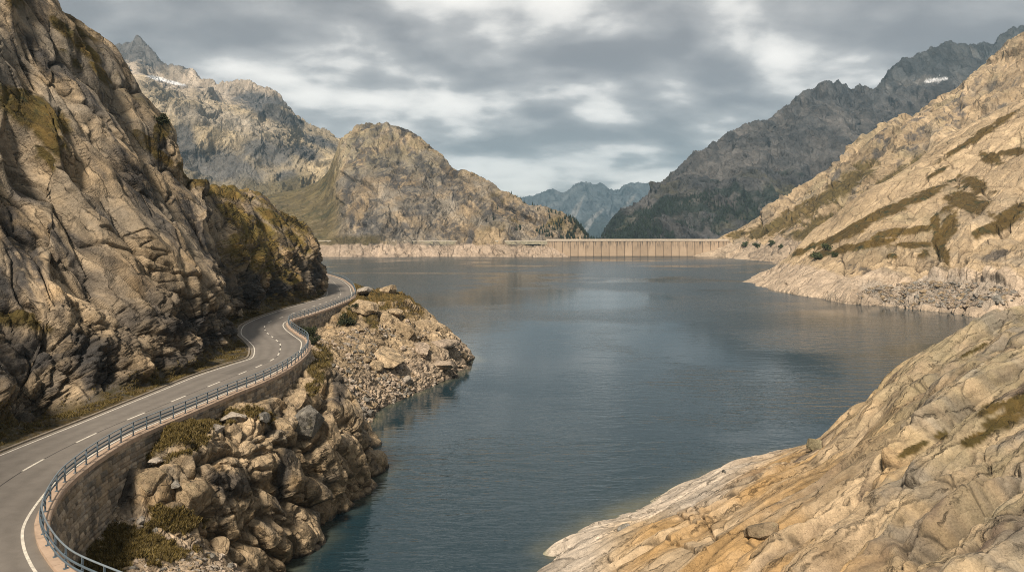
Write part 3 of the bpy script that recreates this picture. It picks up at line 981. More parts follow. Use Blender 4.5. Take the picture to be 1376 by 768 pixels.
    d -= 0.14 * joint(cr2, 0.012) * sstep(0.1, 0.35, fbm(P, 7, 2, 0.5, 72))
    d += 0.025 * fbm(P, 0.5, 4, 0.6, 73)
    SL = [[(787, 754), (839, 749), (886, 730), (932, 738), (961, 751)], [(908, 692), (926, 703), (944, 715)], [(932, 680), (953, 708), (967, 731)], [(1050, 710), (1118, 683), (1159, 669), (1191, 642), (1231, 620), (1277, 597), (1322, 570), (1367, 538)],
          [(1100, 701), (1110, 716), (1120, 731)], [(1150, 719), (1200, 692), (1240, 660), (1290, 651), (1322, 633), (1331, 601)], [(1320, 690), (1326, 664), (1331, 620)], [(1200, 561), (1240, 538), (1295, 506), (1340, 484), (1376, 479)],
          [(1218, 538), (1231, 513), (1254, 513)], [(1050, 733), (1072, 708), (1095, 687)], [(1286, 746), (1313, 719), (1345, 712), (1376, 701)], [(1060, 766), (1085, 742), (1140, 730)], [(1159, 633), (1190, 610), (1235, 590), (1290, 560)],
          [(960, 660), (1020, 640), (1085, 606), (1160, 572)], [(900, 700), (975, 672), (1060, 640), (1130, 612)], [(980, 768), (1040, 735), (1090, 716)], [(1200, 768), (1215, 735), (1250, 715), (1300, 700)], [(1240, 610), (1280, 560), (1376, 520)]]
    cd, cleft_shade = carve(s, SL, 0.24, 1.8, 0.16, 40, 7.0, 2)
    s.push(d + cd)
    s.pq = pix(s)
    nf = fbm(P, 1.2, 5, 0.6, 80)
    nb = fbm(L / np.float32((2.5, 1, 1)), 5.0, 4, 0.55, 81)
    c = mixc(CREAM[None, :].repeat(len(P), 0) * 0.97, OCHRE, 0.95 * sstep(-0.2, 0.3, nb + 0.2 * nf) * sstep(9.5, 5.5, U) * sstep(2.2, 3.2, U))
    c = mixc(c, LICHEN * 1.1, 0.75 * sstep(5.5, 9.0, U + 1.6 * nb + 0.15 * (V - 3)) * sstep(-0.4, 0.3, fbm(P, 2.5, 5, 0.65, 82)))
    c = mixc(c, GREY, 0.7 * rough_zone * sstep(-0.1, 0.35, fbm(P, 3, 4, 0.6, 83)))
    pale = sstep(5.6, 4.0, U + 0.5 * nb - 0.33 * (V - 5)) * sstep(3.2, 4.4, V + 0.4 * nb) + sstep(2.6, 1.8, U + 0.4 * nb)
    c = mixc(c, PALE * 1.12, 0.85 * np.clip(pale, 0, 1))
    c *= (0.88 + 0.24 * t1)[:, None] * (0.9 + 0.2 * t2)[:, None]
    band = fbm(L / np.float32((14.0, 1.0, 1.0)), 1.5, 4, 0.55, 84)
    c = mixc(c, np.array([0.11, 0.078, 0.06]), 0.9 * sstep(0.03, 0.26, band) * sstep(-0.15, 0.2, fbm(P, 9, 2, 0.5, 85)) * sstep(4.2, 6.0, U))
    c = mixc(c, STAIN * 1.8, 0.6 * sstep(0.28, 0.55, fbm(L / np.float32((5, 1, 1)), 1.1, 4, 0.6, 86)) * rough_zone)
    joint_shade = np.maximum.reduce([cleft_shade, joint(cr, 0.010) * crm, joint(gp, 0.014), 0.8 * joint(gp2, 0.014) * m2, m3 * joint(eg3, 0.03), 0.85 * lip ** 2 * lm, 0.7 * lip2 ** 2 * lm2])
    c = mixc(c, np.array([0.035, 0.028, 0.018]), 0.8 * joint_shade * sstep(-0.3, 0.2, nf))   # shade painted along the open joints and under the ledge lips
    gm = patches(s, [(1350, 565, 36, 12, -20), (1310, 590, 22, 9, -25), (1265, 585, 10, 6, -20), (1335, 548, 26, 8, -25), (1365, 545, 20, 14, -20), (1225, 605, 22, 6, -25), (1310, 470, 24, 3, -28)], nf * 1.2, 0.6)
    s.tidy(3)
    s.push(gm * (0.05 + 0.2 * np.maximum(fbm(P, 0.4, 3, 0.6, 87), -0.2)), (0, 0, 1))
    gcol = mixc(GRASS[None, :].repeat(len(P), 0) * 0.75, GRASS2 * 0.9, sstep(-0.2, 0.5, nf))
    c = mixc(c, gcol, gm)
    c = mixc(c, PALE * 0.8 * np.array([0.9, 1.0, 0.85]), sstep(0.1, -0.4, P[:, 2]))
    o = s.build('shore_slab', M_SLAB, c)
    tag(o, 'broad cream and ochre granite slab sloping into the lake in the foreground', 'rock slab', kind='structure')
    return s


slab = make_slab()


# ------------------------------------------------------------------ right-hand slopes
def make_slope_near():
    q = P_
    cols = [
        [q(975, 392, 450), q(992, 380, 438), q(1000, 377.4, 440), q(1003, 376.4, 443), q(1006, 375, 447), q(1009, 373.6, 452), q(1012, 372, 460), q(1030, 380, 520)],
        [q(1030, 402, 385), q(1040, 390, 374), q(1046, 380, 380), q(1052, 370, 390), q(1057, 360, 402), q(1061, 352, 416), q(1064, 343, 436), q(1095, 352, 530)],
        [q(1070, 412, 350), q(1078, 397, 343), q(1083, 383, 352), q(1090, 365, 368), q(1098, 346, 388), q(1105, 328, 410), q(1112, 306, 442), q(1150, 322, 560)],
        [q(1120, 420, 320), q(1130, 405, 314), q(1136, 385, 325), q(1146, 357, 345), q(1160, 326, 370), q(1174, 295, 405), q(1189, 250, 460), q(1235, 262, 600)],
        [q(1190, 428, 300), q(1200, 412, 292), q(1206, 390, 302), q(1218, 350, 325), q(1236, 303, 362), q(1252, 256, 410), q(1270, 193, 490), q(1330, 205, 650)],
        [q(1262, 436, 280), q(1272, 420, 271), q(1278, 400, 281), q(1290, 355, 304), q(1310, 300, 342), q(1338, 226, 408), q(1372, 134, 525), q(1450, 150, 700)],
        [q(1330, 446, 258), q(1342, 430, 248), q(1352, 405, 259), q(1368, 350, 286), q(1393, 280, 332), q(1435, 188, 410), q(1495, 60, 560), q(1590, 80, 740)],
        [q(1410, 462, 230), q(1424, 446, 220), q(1442, 405, 236), q(1472, 330, 270), q(1515, 238, 326), q(1580, 120, 410), q(1660, -30, 580), q(1770, 0, 760)],
        [q(1505, 484, 200), q(1524, 466, 192), q(1552, 400, 215), q(1600, 305, 260), q(1662, 195, 320), q(1740, 70, 410), q(1840, -80, 590), q(1960, -40, 770)],
        [q(1660, 520, 170), q(1680, 496, 160), q(1710, 410, 190), q(1770, 290, 240), q(1850, 160, 310), q(1950, 20, 410), q(2080, -130, 600), q(2200, -80, 780)],
    ]
    s = Sheet(cols, 900, 620)
    P = s.P
    U, V = s.flat(s.U), s.flat(s.V)
    ax = basis((-0.62, -0.42, -0.66), (0.4, -0.8, 0.2))
    L = P @ ax.T.astype(np.float32)
    z = P[:, 2]
    pl, gp, t1 = lumps(P, 21, ax, (3.8, 1.0, 1.0), 0.10, 91, 1.7, 0.42, 0.42)
    lump = sstep(2.6, 3.8, U + 0.5 * fbm(P, 60, 3, 0.5, 90)) * sstep(5.6, 3.0, V)
    d = 5.0 * fbm(P, 90, 4, 0.5, 92) * sstep(0.3, 2.0, U) + (0.35 + 0.6 * lump) * 12.0 * pl - (1.0 + 1.2 * lump) * joint(gp, 0.022)
    pl2, gp2, t2 = lumps(P, 7.5, ax, (3.0, 1, 1), 0.10, 93, 1.7, 0.45, 0.45)
    m2 = (0.2 + 0.7 * lump) * sstep(-0.4, 0.2, fbm(P, 40, 3, 0.5, 94))
    d += m2 * (4.2 * pl2 - 1.0 * joint(gp2, 0.025))
    e3, eg3, t3 = lumps(P, 2.4, ax, (1.6, 1, 1), 0.15, 95)
    q1 = L[:, 1] + 9 * fbm(L / np.float32((4, 1, 1)), 30, 3, 0.5, 89)
    lm = sstep(-0.2, 0.25, fbm(L / np.float32((2.5, 1, 1)), 40, 3, 0.5, 88))
    lp, lip, lt = ledges(q1, 17, 0.2, 0.09)
    d += sstep(0.5, 2, U) * lm * (3.0 * lp - 1.0 * lip)
    scree_n = fbm(P, 14, 4, 0.6, 96)
    s.pq = pix(s)
    scree = patches(s, [(1215, 398, 66, 13, 8), (1275, 395, 60, 20, 5), (1330, 400, 40, 16, 10)], scree_n, 0.5)
    d = d * (1 - 0.6 * scree)
    d += (0.12 + 0.45 * m2 + 0.5 * scree) * (1.7 * e3 - 0.5 * joint(eg3, 0.07))
    cr = np.abs(fbm(L / np.float32((9.0, 1.0, 1.0)), 11, 3, 0.5, 97))
    d -= 1.3 * joint(cr, 0.02) * sstep(-0.1, 0.25, fbm(P, 50, 2, 0.5, 98))
    d += 0.5 * fbm(P, 5, 4, 0.55, 99)
    s.push(d * sstep(0.0, 0.6, U) * sstep(7.0, 6.6, V))
    s.pq = pix(s)
    nf = fbm(P, 9, 5, 0.62, 100)
    nb = fbm(P, 34, 4, 0.55, 101)
    su = slope_up(s, 2)
    c = mixc(CREAM[None, :].repeat(len(P), 0), TAN, sstep(-0.1, 0.5, nb + 0.3 * nf))
    c = mixc(c, LICHEN * 1.15, 0.55 * sstep(0.0, 0.4, fbm(P, 28, 5, 0.6, 102)) * sstep(16, 26, z))
    c = mixc(c, GREY, 0.55 * lump * sstep(-0.05, 0.4, fbm(P, 20, 4, 0.6, 103)))
    c *= (0.86 + 0.28 * t1)[:, None] * (0.9 + 0.2 * t2)[:, None]
    c = mixc(c, STAIN * 1.6, 0.65 * sstep(0.18, 0.45, fbm(L / np.float32((6, 1, 1)), 7, 4, 0.6, 104)) * sstep(-0.1, 0.3, fbm(P, 60, 2, 0.5, 105)))
    c = mixc(c, np.array([0.05, 0.042, 0.03]), 0.75 * np.maximum.reduce([joint(cr, 0.018) * sstep(-0.1, 0.25, fbm(P, 50, 2, 0.5, 98)), joint(gp, 0.018), 0.8 * joint(gp2, 0.02) * m2, 0.85 * lip ** 2 * lm]))  # crack and ledge shade put into the colour
    ringz = 11.5 + 1.2 * nf
    c = mixc(c, PINK * 1.05, 0.8 * sstep(ringz + 0.8, ringz - 0.8, z))
    c = mixc(c, STAIN * 1.2, 0.8 * patches(s, [(1355, 350, 30, 12, -15), (1340, 345, 26, 8, -10), (1180, 380, 60, 8, 30)], nf * 2.0, 0.9) * sstep(0.0, 0.25, fbm(L / np.float32((5, 1, 1)), 6, 4, 0.6, 107)))
    c = mixc(c, PALE * 0.72, 0.7 * scree)
    Gs = [(1130, 318, 60, 7, -22), (1170, 296, 60, 7, -24), (1225, 270, 60, 8, -24), (1165, 330, 46, 6, -12), (1215, 312, 46, 7, -8), (1262, 318, 9, 40, -12), (1300, 270, 34, 16, 25), (1310, 250, 22, 12, 20), (1275, 300, 14, 30, 10), (1340, 305, 50, 10, -22), (1365, 285, 30, 10, -25),
          (1280, 205, 30, 5, -30), (1320, 180, 30, 6, -30), (1335, 215, 20, 10, 20), (1240, 345, 10, 12, 0), (1100, 342, 14, 5, -15), (1222, 330, 26, 5, 0), (1200, 345, 8, 5, 0), (1260, 232, 24, 4, -30), (1360, 205, 20, 6, -10), (1350, 160, 20, 5, -30)]
    nl = fbm(L / np.float32((3.5, 1, 1)), 9, 5, 0.65, 108)
    gm = patches(s, [(a_, b_, c_ * 0.92, d_ * 0.8, e_) for a_, b_, c_, d_, e_ in Gs], 1.3 * nl + 0.9 * nf, 1.0, 0.22)
    gm = np.maximum(gm, sstep(0.5, 0.62, lip * lm + 0.7 * nl) * sstep(18, 24, z) * sstep(2, 3, U) * sstep(-0.15, 0.15, nb))
    gm *= sstep(11, 15, z)
    gcol = mixc(np.array([[0.105, 0.07, 0.022]]).repeat(len(P), 0), GRASS2, sstep(-0.2, 0.5, nb))
    gcol = mixc(gcol, DGREEN * 1.2, sstep(0.0, 0.45, fbm(P, 6, 3, 0.6, 106)))
    c = mixc(c, gcol, gm)
    s.push(gm * (0.5 + 0.7 * nf), (0, 0, 1))
    o = s.build('hillside', M_SLOPE, c)
    tag(o, 'bright smooth granite hillside with mossy ledges across the water on the right', 'hillside', kind='structure')
    return s


slope_near = make_slope_near()


def make_slope_far():
    q = P_
    cols = [
        [q(925, 352, 870), q(930, 345.5, 860), q(938, 340, 866), q(945, 334, 872), q(952, 329, 878), q(957, 325.5, 886), q(962, 322, 896), q(966, 324, 960)],
        [q(950, 354, 830), q(958, 346.2, 838), q(966, 339, 846), q(974, 330, 856), q(980, 322, 868), q(984, 314, 882), q(988, 306, 900), q(1000, 312, 1000)],
        [q(990, 358, 770), q(998, 349, 780), q(1006, 340, 796), q(1014, 328, 816), q(1021, 314, 840), q(1026, 300, 868), q(1030, 286, 900), q(1046, 296, 1020)],
        [q(1036, 364, 660), q(1046, 354, 680), q(1054, 343, 704), q(1064, 327, 740), q(1074, 306, 790), q(1082, 280, 846), q(1088, 247, 910), q(1110, 262, 1060)],
        [q(1080, 372, 600), q(1090, 358, 620), q(1100, 342, 650), q(1112, 320, 700), q(1126, 288, 766), q(1140, 244, 840), q(1153, 193, 922), q(1180, 210, 1090)],
        [q(1130, 372, 590), q(1142, 354, 610), q(1155, 332, 644), q(1170, 300, 700), q(1188, 258, 774), q(1206, 204, 860), q(1222, 150, 948), q(1260, 165, 1120)],
        [q(1180, 372, 590), q(1195, 350, 610), q(1210, 320, 650), q(1228, 280, 712), q(1250, 228, 792), q(1275, 166, 884), q(1297, 106, 972), q(1340, 122, 1160)],
        [q(1240, 372, 590), q(1260, 345, 612), q(1280, 308, 656), q(1304, 258, 722), q(1332, 196, 806), q(1358, 124, 900), q(1380, 50, 990), q(1430, 70, 1190)],
        [q(1320, 372, 590), q(1345, 335, 615), q(1370, 285, 665), q(1400, 225, 735), q(1436, 150, 820), q(1470, 70, 920), q(1500, -10, 1010), q(1560, 10, 1210)],
    ]
    s = Sheet(cols, 620, 460)
    P = s.P
    U, V = s.flat(s.U), s.flat(s.V)
    z = P[:, 2]
    ax = basis((-0.55, -0.4, -0.72), (0.4, -0.8, 0.2))
    L = P @ ax.T.astype(np.float32)
    st, ti, gp, t1 = blocks(P, 38, ax, (3.2, 1, 1), 0.2, 111, edge=0.07)
    w = sstep(0, 1.5, U) * sstep(7, 6.4, V)
    hi = sstep(2.5, 4.0, V)
    d = 9 * fbm(P, 150, 4, 0.5, 112) + (0.4 + 0.6 * hi) * (9 * st + 10 * ti) - 3.0 * joint(gp, 0.06)
    st2, ti2, gp2, t2 = blocks(P, 12, ax, (2.6, 1, 1), 0.2, 113, edge=0.1)
    d += (0.5 + 0.5 * hi) * (3.4 * st2 + 3.4 * ti2 - 2.0 * joint(gp2, 0.08))
    d += 1.2 * fbm(P, 9, 4, 0.6, 114)
    cliffy = sstep(0.1, 0.5, fbm(P, 90, 3, 0.5, 115) + 0.1)
    d += 4.0 * cliffy * hi * fbm(P / np.float32((1, 1, 4)), 22, 4, 0.55, 116, True)
    s.push(d * w + 0.6 * fbm(P, 6, 3, 0.6, 117))
    s.pq = pix(s)
    nf, nb = fbm(P, 16, 5, 0.62, 118), fbm(P, 70, 4, 0.55, 119)
    su = slope_up(s, 2)
    c = mixc(TAN[None, :].repeat(len(P), 0) * 1.05, CREAM, sstep(-0.3, 0.3, nb + 0.3 * nf))
    c = mixc(c, LICHEN * 1.05, 0.6 * sstep(-0.1, 0.35, fbm(P, 50, 5, 0.6, 120)) * sstep(40, 70, z))
    c = mixc(c, GREY * 0.8, 0.6 * hi * sstep(0.0, 0.4, fbm(P, 36, 4, 0.6, 121)))
    c *= (0.86 + 0.28 * t1)[:, None] * (0.88 + 0.24 * t2)[:, None]
    c = mixc(c, np.array([0.08, 0.08, 0.085]), 0.75 * patches(s, [(1180, 195, 9, 26, 15), (1235, 170, 10, 24, 15), (1285, 140, 12, 26, 20), (1225, 190, 8, 14, 0), (1120, 245, 8, 16, 15)], nf * 2.0, 0.9) * sstep(-0.1, 0.15, fbm(P / np.float32((1, 1, 4)), 9, 4, 0.6, 122)))
    c = mixc(c, np.array([0.07, 0.068, 0.065]), 0.7 * hi * sstep(0.1, 0.35, fbm(L / np.float32((6, 1, 1)), 12, 5, 0.62, 123)))
    Gs = [(1050, 300, 46, 10, -28), (1090, 275, 42, 12, -28), (1125, 255, 36, 12, -30), (1010, 312, 30, 7, -10), (1150, 235, 26, 10, -30), (1100, 300, 40, 8, -28), (1080, 318, 30, 5, -10), (1200, 240, 40, 7, -35)]
    gm = patches(s, Gs, nf * 1.8 + 0.5 * nb, 1.0, 0.25) * sstep(17, 22, z)
    gcol = mixc(GRASS[None, :].repeat(len(P), 0) * 1.15, GRASS2, sstep(-0.2, 0.5, nb))
    c = mixc(c, gcol, 0.9 * gm)
    ringz = 19 + 2 * nf
    c = mixc(c, PINK, 0.75 * sstep(ringz + 1, ringz - 1, z))
    o = s.build('hillside', M_HILL, c)
    tag(o, 'rough grassy granite spur that meets the right end of the dam', 'hillside', kind='structure')
    return s


slope_far = make_slope_far()


# ------------------------------------------------------------------ hill on the far shore, mountains behind
def make_dome():
    q = P_
    cols = [
        [q(250, 352, 820), q(255, 345, 852), q(255, 325, 878), q(258, 312, 960), q(262, 300, 1060), q(268, 288, 1160), q(276, 275, 1280), q(290, 280, 1500)],
        [q(330, 352, 820), q(335, 345, 852), q(335, 325, 878), q(338, 309, 960), q(344, 294, 1060), q(352, 278, 1160), q(362, 262, 1280), q(380, 268, 1500)],
        [q(385, 352, 820), q(390, 345, 852), q(390, 325, 878), q(394, 307, 960), q(400, 288, 1060), q(407, 270, 1150), q(415, 250, 1260), q(430, 256, 1480)],
        [q(425, 352, 825), q(428, 345, 852), q(428, 325, 878), q(431, 304, 955), q(435, 280, 1045), q(438, 256, 1130), q(440, 232, 1230), q(448, 240, 1450)],
        [q(468, 352, 825), q(469, 345, 852), q(469, 325, 874), q(468, 298, 915), q(465, 265, 975), q(462, 232, 1050), q(461, 191, 1140), q(466, 205, 1360)],
        [q(505, 352, 825), q(506, 345, 852), q(506, 325, 872), q(504, 292, 908), q(499, 254, 962), q(494, 212, 1030), q(490, 170, 1125), q(494, 188, 1340)],
        [q(560, 352, 825), q(560, 345, 852), q(560, 325, 870), q(558, 296, 902), q(554, 262, 950), q(549, 226, 1010), q(545, 180, 1100), q(550, 205, 1320)],
        [q(610, 352, 825), q(610, 345.4, 852), q(610, 324.5, 869), q(608, 302, 896), q(606, 276, 934), q(604, 252, 978), q(603, 222, 1040), q(608, 245, 1240)],
        [q(655, 353, 825), q(655, 346, 850), q(655, 324, 868), q(654, 307, 888), q(653, 290, 916), q(652, 271, 950), q(652, 247, 995), q(656, 268, 1160)],
        [q(700, 353, 825), q(702, 346, 848), q(700, 326, 862), q(698, 314, 880), q(696, 302, 902), q(695, 288, 930), q(695, 268, 960), q(698, 284, 1090)],
        [q(745, 353, 828), q(744, 345.6, 846), q(736, 334, 855), q(732, 321, 870), q(732, 312, 884), q(734, 302, 904), q(738, 285, 930), q(742, 298, 1040)],
        [q(772, 352, 838), q(766, 346, 858), q(760, 336, 872), q(760, 326, 886), q(762, 320, 896), q(766, 312, 910), q(771, 303, 926), q(776, 312, 1010)],
        [q(800, 356, 850), q(796, 352, 870), q(792, 346, 890), q(790, 338, 900), q(789, 332, 908), q(789, 326, 916), q(790, 321, 926), q(796, 328, 990)],
    ]
    s = Sheet(cols, 820, 430)
    P = s.P
    U, V = s.flat(s.U), s.flat(s.V)
    z = P[:, 2]
    rock = sstep(3.3, 4.1, U + 0.3 * fbm(P, 60, 3, 0.5, 130))
    w = sstep(0.2, 1.2, V) * (0.25 + 0.75 * rock)
    ax = basis((0.35, -0.35, -0.87), (0.9, 0.2, 0.3))
    st, ti, gp, t1 = blocks(P, 38, ax, (3.6, 1, 1), 0.45, 131, edge=0.08)
    e1, eg1, te1 = lumps(P, 90, ax, (1.6, 1, 1), 0.3, 129, 1.2, 0.6, 0.4)
    L = P @ ax.T.astype(np.float32)
    Wd = fbm(P, 70, 4, 0.5, 145)
    Qf = np.stack([P[:, 0] + 26 * Wd, P[:, 1] * 0.22, P[:, 2] * 0.20 + 8 * Wd], 1)        # runs down the fall line
    rib = fbm(Qf, 46, 5, 0.52, 134, True)
    rib2 = fbm(Qf, 15, 4, 0.55, 146, True)
    q1 = P[:, 2] * 0.75 + P[:, 0] * 0.45 + 30 * fbm(P, 150, 3, 0.5, 147)
    lp, lip, lt = ledges(q1, 30, 0.4, 0.10)
    lm = sstep(-0.15, 0.3, fbm(P, 80, 3, 0.5, 148))
    d = 7 * fbm(P, 130, 5, 0.5, 132) + 7 * e1 - 1.5 * joint(eg1, 0.03) + 8.0 * rib + 2.2 * rib2 + lm * (4.2 * lp - 3.0 * lip) + 1.6 * st + 1.4 * ti - 1.0 * joint(gp, 0.03)
    st2, ti2, gp2, t2 = blocks(P, 13, ax, (4.5, 1, 1), 0.4, 133, edge=0.1)
    d += 1.1 * st2 + 0.8 * ti2 - 0.8 * joint(gp2, 0.05) + 0.7 * fbm(P, 9, 5, 0.62, 135)
    edge = sstep(12, 10.5, U)
    low = sstep(30, 14, z)
    d *= (1 - 0.45 * low)
    d += low * sstep(4.0, 5.0, U) * (2.6 * fbm(np.stack([P[:, 0] + 0.8 * P[:, 2], P[:, 1] * 0.3, P[:, 2] * 0.25], 1), 13, 4, 0.55, 155, True) - 1.0)
    s.push(d * w * (0.35 + 0.65 * edge) * sstep(7, 6.7, V) + sstep(0.3, 1, V) * 0.9 * fbm(P, 7, 4, 0.6, 136))
    s.pq = pix(s)
    nf, nb = fbm(P, 18, 5, 0.62, 137), fbm(P, 80, 4, 0.55, 138)
    c = mixc(TAN[None, :].repeat(len(P), 0) * 0.9, CREAM * 0.9, sstep(-0.1, 0.45, nb + 0.3 * nf))
    c = mixc(c, GREY * 1.15, 0.8 * sstep(-0.25, 0.25, fbm(P, 45, 5, 0.6, 139)) * rock)
    c = mixc(c, LICHEN * 1.1, 0.6 * sstep(75, 140, z + 40 * nb) * sstep(-0.2, 0.3, nf + 0.1))
    c *= (0.84 + 0.32 * t1)[:, None] * (0.86 + 0.28 * t2)[:, None]
    str_ = fbm(Qf * np.float32((1, 0.7, 0.7)), 15, 5, 0.62, 140)
    c = mixc(c, np.array([0.05, 0.052, 0.058]), 0.85 * sstep(0.0, 0.28, str_) * sstep(-0.3, 0.15, fbm(P, 70, 3, 0.55, 141)) * rock)
    c = mixc(c, np.array([0.05, 0.05, 0.05]), 0.8 * np.maximum.reduce([0.35 * joint(gp, 0.025) * sstep(-0.1, 0.3, nb), 0.4 * joint(eg1, 0.02), lm * lip ** 2]) * rock * sstep(-0.4, 0.1, nf))  # joint and lip shade painted dark on the hill
    dk = patches(s, [(520, 225, 44, 12, 35), (545, 252, 50, 10, 35), (560, 285, 24, 14, 0), (500, 300, 16, 32, 20), (612, 250, 44, 7, 30), (640, 275, 54, 8, 25), (590, 302, 34, 11, 20), (478, 215, 9, 30, 10), (700, 288, 36, 9, 20), (530, 310, 30, 12, -10), (465, 260, 6, 40, 15), (570, 225, 30, 8, 50)], 1.4 * str_ + 1.2 * nf, 1.1, 0.3)
    c = mixc(c, np.array([0.062, 0.062, 0.064]), 0.8 * dk * sstep(-0.3, 0.15, fbm(P, 8, 4, 0.65, 149)))
    mead = (1 - rock) * sstep(14, 20, z)
    gcol = mixc(np.array([[0.125, 0.098, 0.040]]).repeat(len(P), 0), np.array([0.19, 0.15, 0.085]), sstep(0.0, 0.5, nf))
    gcol = mixc(gcol, DGREEN * 1.5, 0.8 * sstep(0.1, 0.5, fbm(P, 40, 4, 0.6, 142)))
    c = mixc(c, gcol, 0.92 * mead)
    c = mixc(c, DGREEN * 1.3, 0.85 * sstep(9.6, 10.6, U + nb) * sstep(-0.1, 0.25, nf + 0.12) * sstep(22, 26, z) * sstep(9, 12, U + 0.4 * nf + 0.02 * (V - 3)))
    c = mixc(c, GRASS * 1.4, 0.7 * rock * sstep(7, 9, U) * sstep(0.1, 0.4, fbm(P, 34, 4, 0.6, 143)))
    c = mixc(c, gcol * 0.8, 0.85 * sstep(5.6, 4.8, U + 0.5 * nf) * sstep(12, 14, z + 2 * nf) * sstep(24, 19, z))
    ringz = 13.0 + 3.0 * nf + 2.0 * nb
    c = mixc(c, PINK * np.array([1.0, 0.98, 0.98]), 0.85 * sstep(ringz + 1, ringz - 1, z))
    c = mixc(c, STAIN * 1.5, 0.8 * sstep(0.2, 0.4, fbm(L / np.float32((4, 1, 1)), 16, 3, 0.6, 144)) * sstep(18, 12, z) * sstep(4.5, 6, U) * sstep(9.6, 8.5, U))
    o = s.build('hill', M_HILL, c)
    tag(o, 'rounded granite hill on the far shore left of the dam', 'hill', kind='structure')
    return s


dome = make_dome()


def mountain(name, ridge, base_py, d_ridge, d_base, prof, nu, nv, seed, amp, tonefn, mat, label, back=1.25, fine=1.0):
    """ridge: (px, py) list; prof: fractions (along height, along depth) from base to ridge"""
    cols = []
    for i, (px, py) in enumerate(ridge):
        t = i / (len(ridge) - 1)
        dr = d_ridge[0] * (1 - t) + d_ridge[1] * t
        db = d_base[0] * (1 - t) + d_base[1] * t
        c = []
        r = np.array(P_(px, py, dr))
        b = np.array([(px - CX) / F_PX * db, db, CAM_Z - (base_py - HY) / F_PX * db])
        for fh, fd in prof:
            p = b + (r - b) * fd
            p[2] = b[2] + (r[2] - b[2]) * fh
            c.append(tuple(p))
        bk = r * np.array([back, back, 1.0])
        bk[2] = r[2] * 0.55
        c.append(tuple(bk))
        cols.append(c)
    s = Sheet(cols, nu, nv)
    P = s.P
    V = s.flat(s.V)
    nr = len(prof) - 1
    w = sstep(0, 0.8, V)
    top = sstep(nr - 1.6, nr, V)
    P2 = P / np.float32((1, 1, 2.2))
    wv = fbm(P, amp * 4, 4, 0.5, seed + 11)
    Qg = np.stack([P[:, 0] + amp * 1.1 * wv, P[:, 1] * 0.30, P[:, 2] * 0.34 + amp * 0.4 * wv], 1)     # gullies run down the slope
    gul = fbm(Qg, amp * 4.2, 6, 0.55, seed, True)
    gul2 = fbm(Qg, amp * 1.25, 5, 0.58, seed + 1, True)
    d = amp * (0.75 * gul + 0.24 * gul2 + 0.45 * fbm(P2, amp * 7, 4, 0.5, seed + 5))
    st, ti, gp, t1 = blocks(P, amp * 1.3, None, (1, 1, 2.2), 0.4, seed + 2, edge=0.07)
    d += amp * (0.11 * st + 0.11 * ti - 0.06 * joint(gp, 0.05))
    st2, ti2, gp2, t2 = blocks(P, amp * 0.42, None, (1, 1, 2.0), 0.3, seed + 3, edge=0.1)
    d += amp * fine * (0.07 * st2 + 0.06 * ti2 - 0.03 * joint(gp2, 0.06))
    s.gul, s.gul2 = gul, gul2
    s.push(d * w * (1 - 0.75 * top), None)
    # jagged crest
    s.push(top * w * amp * (0.34 * fbm(P * np.float32((1, 1, 0.3)), amp * 1.0, 6, 0.62, seed + 4, True) - 0.05), (0, 0, 1))
    s.pq = pix(s)
    s.t1, s.t2 = t1, t2
    c = tonefn(s, P, V, nr)
    o = s.build(name, mat, c)
    tag(o, label, 'mountain', kind='structure')
    return s


def tone_back(s, P, V, nr):
    nf, nb = fbm(P, 40, 5, 0.62, 151), fbm(P, 190, 4, 0.55, 152)
    z = P[:, 2]
    c = mixc(np.array([[0.47, 0.375, 0.235]]).repeat(len(P), 0), np.array([0.35, 0.29, 0.2]), sstep(-0.3, 0.4, nf))
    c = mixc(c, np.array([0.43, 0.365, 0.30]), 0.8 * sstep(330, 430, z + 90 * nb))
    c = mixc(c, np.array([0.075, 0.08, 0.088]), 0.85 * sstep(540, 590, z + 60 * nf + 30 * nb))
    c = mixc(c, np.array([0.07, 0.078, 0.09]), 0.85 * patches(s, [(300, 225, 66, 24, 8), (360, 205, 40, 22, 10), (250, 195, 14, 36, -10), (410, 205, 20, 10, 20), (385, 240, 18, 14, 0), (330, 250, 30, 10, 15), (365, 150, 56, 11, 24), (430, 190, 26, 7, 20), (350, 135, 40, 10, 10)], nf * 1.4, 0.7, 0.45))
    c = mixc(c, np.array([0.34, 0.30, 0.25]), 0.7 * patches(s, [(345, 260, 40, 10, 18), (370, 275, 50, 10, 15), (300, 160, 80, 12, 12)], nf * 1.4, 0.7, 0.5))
    c = mixc(c, np.array([0.13, 0.105, 0.05]), 0.8 * sstep(150, 90, z + 60 * nb))
    c *= (0.85 + 0.3 * s.t1)[:, None]
    c = mixc(c, np.array([0.85, 0.86, 0.88]), patches(s, [(213, 106, 15, 2.6, 14), (232, 111, 12, 2.2, 12), (244, 114, 7, 1.4, 10)], nf, 0.35, 0.2))
    return c


RIDGE_C = [(-160, 20), (-60, 40), (30, 52), (100, 58), (128, 60), (140, 64), (152, 70), (162, 66), (172, 70), (185, 62), (196, 70), (208, 82), (220, 94), (236, 98), (255, 101),
           (270, 112), (285, 120), (300, 123), (318, 119), (335, 120), (352, 127), (366, 126), (378, 136), (392, 150), (405, 163), (420, 175), (432, 179), (446, 184), (470, 196), (520, 215), (580, 240), (660, 270)]
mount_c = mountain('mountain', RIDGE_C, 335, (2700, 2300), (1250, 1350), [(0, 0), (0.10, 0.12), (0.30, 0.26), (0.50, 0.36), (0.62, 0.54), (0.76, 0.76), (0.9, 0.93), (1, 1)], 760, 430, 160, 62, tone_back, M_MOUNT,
                   'pale high granite mountain with a small snowfield behind the left cliff')


